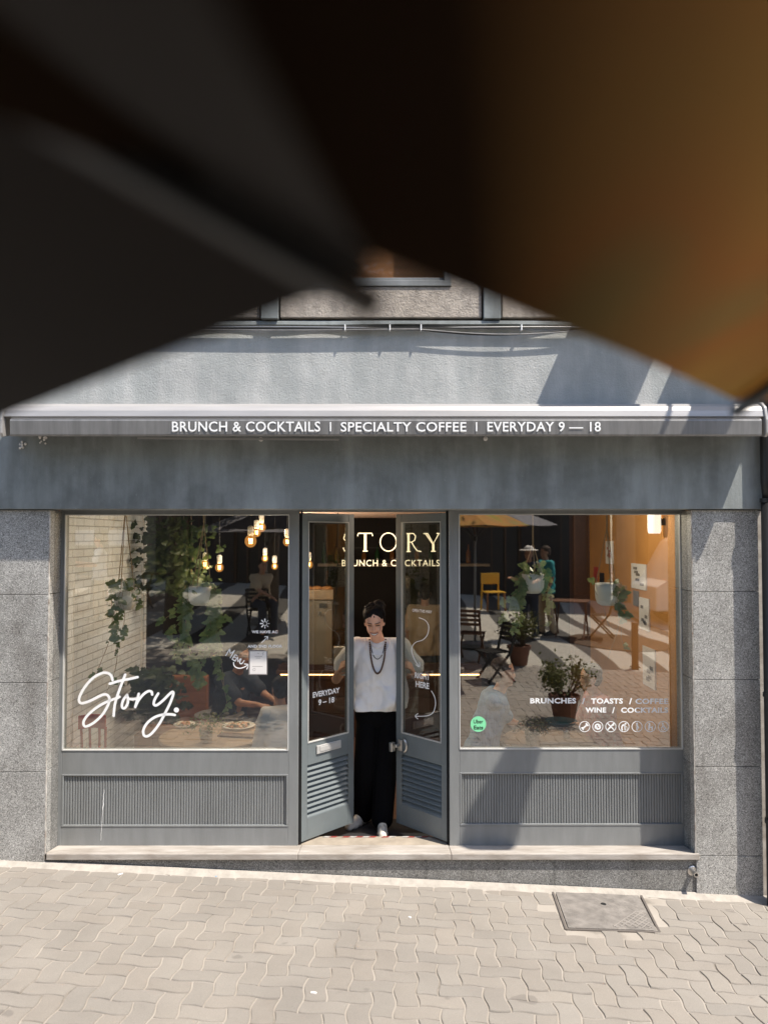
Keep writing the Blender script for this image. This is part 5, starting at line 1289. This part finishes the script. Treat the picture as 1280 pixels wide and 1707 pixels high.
# tree pit, trees, van, buildings
q = seen_ground(1030, 1068)
m = MB(); N = 40; m.v = [Vector((q.x+1.0*math.cos(k*2*math.pi/N), q.y+.8*math.sin(k*2*math.pi/N), gz(q.x+1.0*math.cos(k*2*math.pi/N), q.y+.8*math.sin(k*2*math.pi/N))-.02)) for k in range(N)]; m.f = [tuple(range(N))]
struct(m.build('tree_pit', 'soil'))
def tree(x, y, h, r, lb, seed, n_=9000, trunk=.14):
    rnd = random.Random(seed); z = gz(x, y); t = thing('plane_tree', lb, 'tree', (x, y, z), 'trees on the plaza')
    m = MB(); m.tube([(x, y, z-.1), (x+.05, y, z+h*.3), (x-.03, y+.05, z+h*.5)], [trunk*1.3, trunk, trunk*.8], 10)
    for k in range(7):
        a = k*.9+rnd.random(); e = Vector((x+r*.6*math.cos(a), y+r*.6*math.sin(a), z+h*rnd.uniform(.65, .9))); s0 = Vector((x, y, z+h*.42)); m.tube([s0, s0.lerp(e, .5)+Vector((0, 0, .25)), e], [trunk*.55, trunk*.35, trunk*.12], 7)
    m.build('trunk', 'bark', t, smooth=True)
    f = MB(); cl = [Vector((x+r*.75*rnd.uniform(-1, 1), y+r*.75*rnd.uniform(-1, 1), z+h*rnd.uniform(.64 if h > 8 else .5, .95))) for _ in range(26)]
    for k in range(n_): c_ = rnd.choice(cl); leaf(f, c_+Vector((rnd.gauss(0, r*.2), rnd.gauss(0, r*.2), rnd.gauss(0, r*.17))), rnd, rnd.uniform(.10, .2))
    f.build('crown', 'tree', t, recalc=False)
tree(.9, -6.7, 9.2, 1.75, 'tall leafy tree nearest the shop, its crown high over the terrace', 1, 12000)
tree(-3.9, -8.0, 5.5, 2.2, 'leafy tree shading the tables at left', 2, 11000)
tree(-6.2, -10.5, 6.5, 2.6, 'broad leafy tree at the far left of the plaza', 3, 11000)
tree(-2.6, -11.5, 6.2, 2.2, 'leafy tree in the row in front of the dark shops', 4, 10000)
q = seen_ground(1036, 1058); 
# sign post
q = seen_ground(1058, 1112); sp = thing('sign_post', 'rusty metal post standing alone in front of the tree pit', 'post', q)
MB().box(q.x-.05, q.x+.05, q.y-.03, q.y+.03, q.z-.05, q.z+.75).build('post', 'slatw', sp, bevel=.004); MB().box(q.x-.07, q.x+.07, q.y-.05, q.y+.05, q.z-.01, q.z+.012).build('base_plate', 'black', sp)
# van
q = seen_ground(1120, 1045)
vx, vy, vz = q.x+.35, q.y-.3, gz(q.x+1, q.y)
van = thing('parked_van', 'white delivery van parked at the right side of the plaza', 'van', (vx, vy, vz))
pf = [(0, .35), (0, .9), (.25, 1.05), (.75, 1.95), (1.0, 2.1), (4.6, 2.1), (4.7, 1.9), (4.7, .35), (4.1, .35), (4.0, .62), (3.75, .72), (3.5, .62), (3.4, .35), (1.35, .35), (1.25, .62), (1.0, .72), (.75, .62), (.65, .35)]
MB().prism(pf, lambda u, v, s: (vx+u-.6, vy-1.8*s, vz+v)).build('body', mat('white_van_paint', (.72, .70, .67), .25, var=.03), van, bevel=.04)
MB().prism([(.42, 1.15), (.85, 1.85), (1.35, 1.85), (1.35, 1.15)], lambda u, v, s: (vx+u-.6, vy+.012-.006*s, vz+v)).build('side_window', 'black', van)
for u in (1.0, 3.75):
    for yy in (0, -1.65): MB().lathe([(.30, 0), (.32, .03), (.32, .17), (.30, .2)], (vx+u-.6, vy+yy+.01, vz+.31), 20, M=Mx).build('wheel', 'black', van)
# buildings over the road
def house(x0, x1, y, c, lb, doors, seed):
    t = thing('street_house', lb, 'house', ((x0+x1)/2, y, gz(0, y)), 'houses across the plaza')
    z0 = gz((x0+x1)/2, y)-.6; H_ = 9.5; wall = MB(); op = []
    n_ = max(2, int((x1-x0)/1.7)); st = (x1-x0)/n_
    wm = plaster('house_plaster_%d' % seed, c, tuple(v*.7 for v in c), (.8, .78, .75), .3)
    zz = [z0, z0+.6, z0+3.3, z0+4.0, z0+6.0, z0+6.8, z0+8.6, H_+.2]
    for k in range(n_):
        xa, xb = x0+k*st, x0+(k+1)*st; w_ = st*.28
        wall.box(xa, xa+w_, y-.4, y, z0, H_); wall.box(xb-w_, xb, y-.4, y, z0, H_)
        for a, b_ in ((z0, z0+.6), (z0+3.1, z0+4.0), (z0+6.0, z0+6.8), (z0+8.6, H_)): wall.box(xa+w_, xb-w_, y-.38, y-.02, a, b_)
        for j, (a, b_) in enumerate(((z0+.6, z0+3.1), (z0+4.0, z0+6.0), (z0+6.8, z0+8.6))):
            f = MB(); f.box(xa+w_, xa+w_+.06, y-.25, y-.1, a, b_); f.box(xb-w_-.06, xb-w_, y-.25, y-.1, a, b_); f.box(xa+w_+.06, xb-w_-.06, y-.24, y-.11, b_-.07, b_); f.box(xa+st/2-.025, xa+st/2+.025, y-.23, y-.12, a, b_-.07)
            o = f.build('door' if j == 0 else 'window', 'dwood', t); MB().box(xa+w_+.06, xb-w_-.06, y-.2, y-.19, a, b_-.07).build('pane', 'black', o)
    wall.build('wall', wm, t)
    MB().box(x0-.1, x1+.1, y-.5, y+.2, H_, H_+.2).build('cornice', 'marble', t)
house(-16, -6.6, -16, (.30, .26, .21), 'cream house behind the broad tree at far left', 3, 1)
house(-6.5, .4, -15.6, (.05, .04, .035), 'dark brown shop building behind the row of trees', 3, 2)
house(.5, 6.4, -15.4, (.045, .035, .03), 'dark shop building behind the yellow chair', 3, 3)
house(6.5, 16, -15.2, (.40, .30, .20), 'ochre house behind the parked van', 3, 4)
# plaque
q = seen(140, 895, 15.2); pq = MB().box(q.x-.9, q.x+.85, -15.985, -15.96, q.z-.25, q.z+.2).build('wall_plaque', 'paper', origin=q); tag(pq, 'wide white plaque on the cream house at far left', 'sign')
# =================================================================== PARASOLS
def parasol(cx, cy, zr, R_, rot, n_, rise, lb, panels, pole='bar', ribm='chrome', droop=.05, ribw=.02, strut=True, strip=False):
    t = thing('parasol', lb, 'parasol', (cx, cy, gz(cx, cy)), 'parasols over the cafe terrace')
    zh = zr+rise
    tips = [Vector((cx+R_*math.cos(rot+k*2*math.pi/n_), cy+R_*math.sin(rot+k*2*math.pi/n_), zr)) for k in range(n_)]
    hub = Vector((cx, cy, zh))
    for k in range(n_):
        a, b_ = tips[k], tips[(k+1) % n_]; m = MB(); M_, N_ = 12, 12; g = {}
        for th in (0, 1):
            for i in range(M_+1):
                for j in range(N_+1):
                    u = i/M_; v = j/N_; e = a.lerp(b_, v)
                    inn = .10*(4*v*(1-v))*u*u*.3*min(1, droop/.03)
                    p = hub.lerp(e, u*(1-inn)); p.z = zh-(zh-zr)*(u**1.25)-.035*4*v*(1-v)*u*droop/.05*.6
                    g[th, i, j] = len(m.v); m.v.append(p+Vector((0, 0, .0012*th)))
            for i in range(M_):
                for j in range(N_):
                    q = [g[th, i, j], g[th, i+1, j], g[th, i+1, j+1], g[th, i, j+1]]; m.f.append(tuple(q))
        m.build('canopy_panel', panels[k % len(panels)], t, smooth=True, recalc=False)
    for k in range(n_):
        e = tips[k]; pts = []
        for i in range(9): u = i/8; p = hub.lerp(e, u); p.z = zh-(zh-zr)*(u**1.25)-.016; pts.append(p)
        mb = MB()
        for i in range(8): mb.bar(pts[i], pts[i+1], ribw, ribw*.9)
        if strip: MB().bar(pts[3]+Vector((0, 0, -.012)), pts[6]+Vector((0, 0, -.012)), .014, .006).build('rib_reinforcement', 'ribl', t)
        mb.build('rib', ribm if not isinstance(ribm, list) else ribm[k % len(ribm)], t)
        if strut:
            mid = pts[4]; MB().bar(Vector((cx, cy, zr-.25)), mid, .014, .014).build('strut', ribm if not isinstance(ribm, list) else ribm[k % len(ribm)], t)
    MB().tube([(cx, cy, gz(cx, cy)-.02), (cx, cy, zh+.05)], .024, 12).build('pole', pole, t, smooth=True)
    MB().lathe([(.30, 0), (.30, .06), (.05, .09)], (cx, cy, gz(cx, cy)), 24).build('base', 'conc', t)
    MB().lathe([(.05, 0), (.05, .08)], (cx, cy, zr-.29), 12).build('runner', 'black', t)
    return t
MT['fabA'] = mat('charcoal_parasol_fabric', (.017, .0115, .0085), .9, var=.2, vs=3, trans=.1)
MT['ribl'] = mat('pale_rib_metal', (.85, .80, .72), .6); MT['fabG'] = mat('dark_brown_fabric', (.028, .017, .011), .9, var=.1, trans=.1)
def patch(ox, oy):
    m, n, l, b = nt('painted_backlight_fabric'); tc = n.new('ShaderNodeTexCoord')  # dark-to-orange break and olive tints paint backlight into the fabric colour
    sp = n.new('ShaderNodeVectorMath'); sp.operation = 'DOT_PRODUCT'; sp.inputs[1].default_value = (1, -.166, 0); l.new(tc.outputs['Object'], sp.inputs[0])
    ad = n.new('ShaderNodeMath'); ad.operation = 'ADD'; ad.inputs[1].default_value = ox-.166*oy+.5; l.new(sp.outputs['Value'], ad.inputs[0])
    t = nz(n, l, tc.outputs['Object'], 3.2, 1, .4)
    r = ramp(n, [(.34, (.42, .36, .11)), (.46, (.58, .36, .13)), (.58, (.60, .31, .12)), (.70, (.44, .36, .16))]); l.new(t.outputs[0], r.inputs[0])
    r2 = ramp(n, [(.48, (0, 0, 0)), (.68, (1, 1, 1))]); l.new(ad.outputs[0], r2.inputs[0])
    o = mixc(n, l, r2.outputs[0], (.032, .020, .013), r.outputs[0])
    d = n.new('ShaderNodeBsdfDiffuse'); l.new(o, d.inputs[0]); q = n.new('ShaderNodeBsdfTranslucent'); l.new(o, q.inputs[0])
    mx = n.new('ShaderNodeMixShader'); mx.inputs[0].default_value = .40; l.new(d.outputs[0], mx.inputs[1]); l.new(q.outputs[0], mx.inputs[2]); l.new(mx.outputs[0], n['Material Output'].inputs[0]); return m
MT['fabR'] = mat('grey_parasol_fabric', (.22, .21, .22), .9, var=.05, trans=.25); MT['fabP'] = mat('pink_parasol_fabric', (.5, .16, .14), .9, var=.05, trans=.25)
h = .12
# A : charcoal octagonal parasol, its corner just before the camera
T0 = CAM+Vector((-.02*h, 2.86*h, h)); dirc = Vector((-.94, -.34, 0)).normalized(); R_ = 1.30
cA = T0+dirc*R_
parasol(cA.x, cA.y, CAM.z+h, R_, math.atan2(-dirc.y, -dirc.x), 8, .46, 'charcoal octagonal parasol with its metal rib, close overhead at the left', ['fabA'], ribm='black', ribw=.013, droop=.044, strip=True, strut=False)
hb_ = .16
e1 = Vector((0, 2.84*hb_)); ed = Vector((math.cos(R(46.5)), math.sin(R(46.5)))); nn = Vector((ed.y, -ed.x))
RB = 1.35; ap_ = RB*math.cos(math.pi/8); mid = e1+ed*.08; cB = mid+nn*ap_
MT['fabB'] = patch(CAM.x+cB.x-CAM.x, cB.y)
parasol(CAM.x+cB.x, CAM.y+cB.y, CAM.z+hb_, RB, math.atan2(-nn.y, -nn.x)+math.pi/8, 8, .50, 'parasol with orange and olive backlight painted into its fabric, close overhead at the right', ['fabB'], ribm='black', ribw=.012, droop=.03, strut=False)
# C : grey/pink parasol further up the plaza
q = seen(800, 880, 8.2)
parasol(q.x-.1, q.y, q.z+.05, 1.5, .3, 8, .5, 'grey and pink parasol over the yellow chair', ['fabR', 'fabR', 'fabP'], ribm='black')
q = seen(395, 890, 9.5)
parasol(q.x+.6, q.y, q.z+.05, 1.5, .1, 8, .5, 'grey parasol under the trees at left', ['fabR'], ribm='black')

# white cylinder lamp on the orange wall, its glow is added
p = P(1112, 872, .95); p.x = min(p.x, IX1-.09)
wl_ = thing('wall_lamp', 'white cylindrical lamp high on the orange wall', 'wall lamp', p)
MB().lathe([(.045, -.09), (.055, -.07), (.055, .16), (.05, .17)], p, 20).build('lamp_shade', emis('added_glow_shade', (1, .9, .8), .8), wl_, smooth=True)
MB().box(p.x+.05, IX1, p.y-.02, p.y+.02, p.z-.02, p.z+.04).build('bracket', 'black', wl_)
l = bpy.data.lights.new('added_fill_light', 'POINT'); l.energy = 22; l.color = (1, .84, .66); l.shadow_soft_size = .07  # added point light, set off the lamp to brighten the seated guests
lo = bpy.data.objects.new('added_fill_light', l); COL.objects.link(lo); lo.parent = wl_; lo.location = (-.75, .1, .1)

dm_ = thing('door_mat', 'black ribbed door mat just inside the step', 'mat', (0, .62, FZ))
MB().box(XD0+.12, XD1-.12, FY+.2, .98, FZ+.001, FZ+.012).build('mat', mat('black_rubber', (.012, .012, .013), .9, bump=.5, bs=200), dm_)

# scraps on the paving
for (x, y, c, w_, lb) in ((622, 1462, 'paper', .03, 'scrap of white paper lying near the foot of the plinth'), (201, 1458, 'paper', .035, 'pale dry leaf scrap on the paving at the left'), (362, 1461, 'blue', .03, 'light blue bottle cap by the wall at the left'), (523, 1656, 'paper', .03, 'white cigarette end on the paving at the lower centre'), (683, 1530, 'paper', .018, 'tiny white crumb of paper below the doorway')):
    p = ground(x, y); m = MB(); a = random.random()*3
    m.box(-w_/2, w_/2, -.006, .006, .001, .006, Matrix.Translation(p) @ Matrix.Rotation(a, 4, 'Z'))
    tag(m.build('litter', c, origin=p), lb, 'litter', 'litter on the paving')
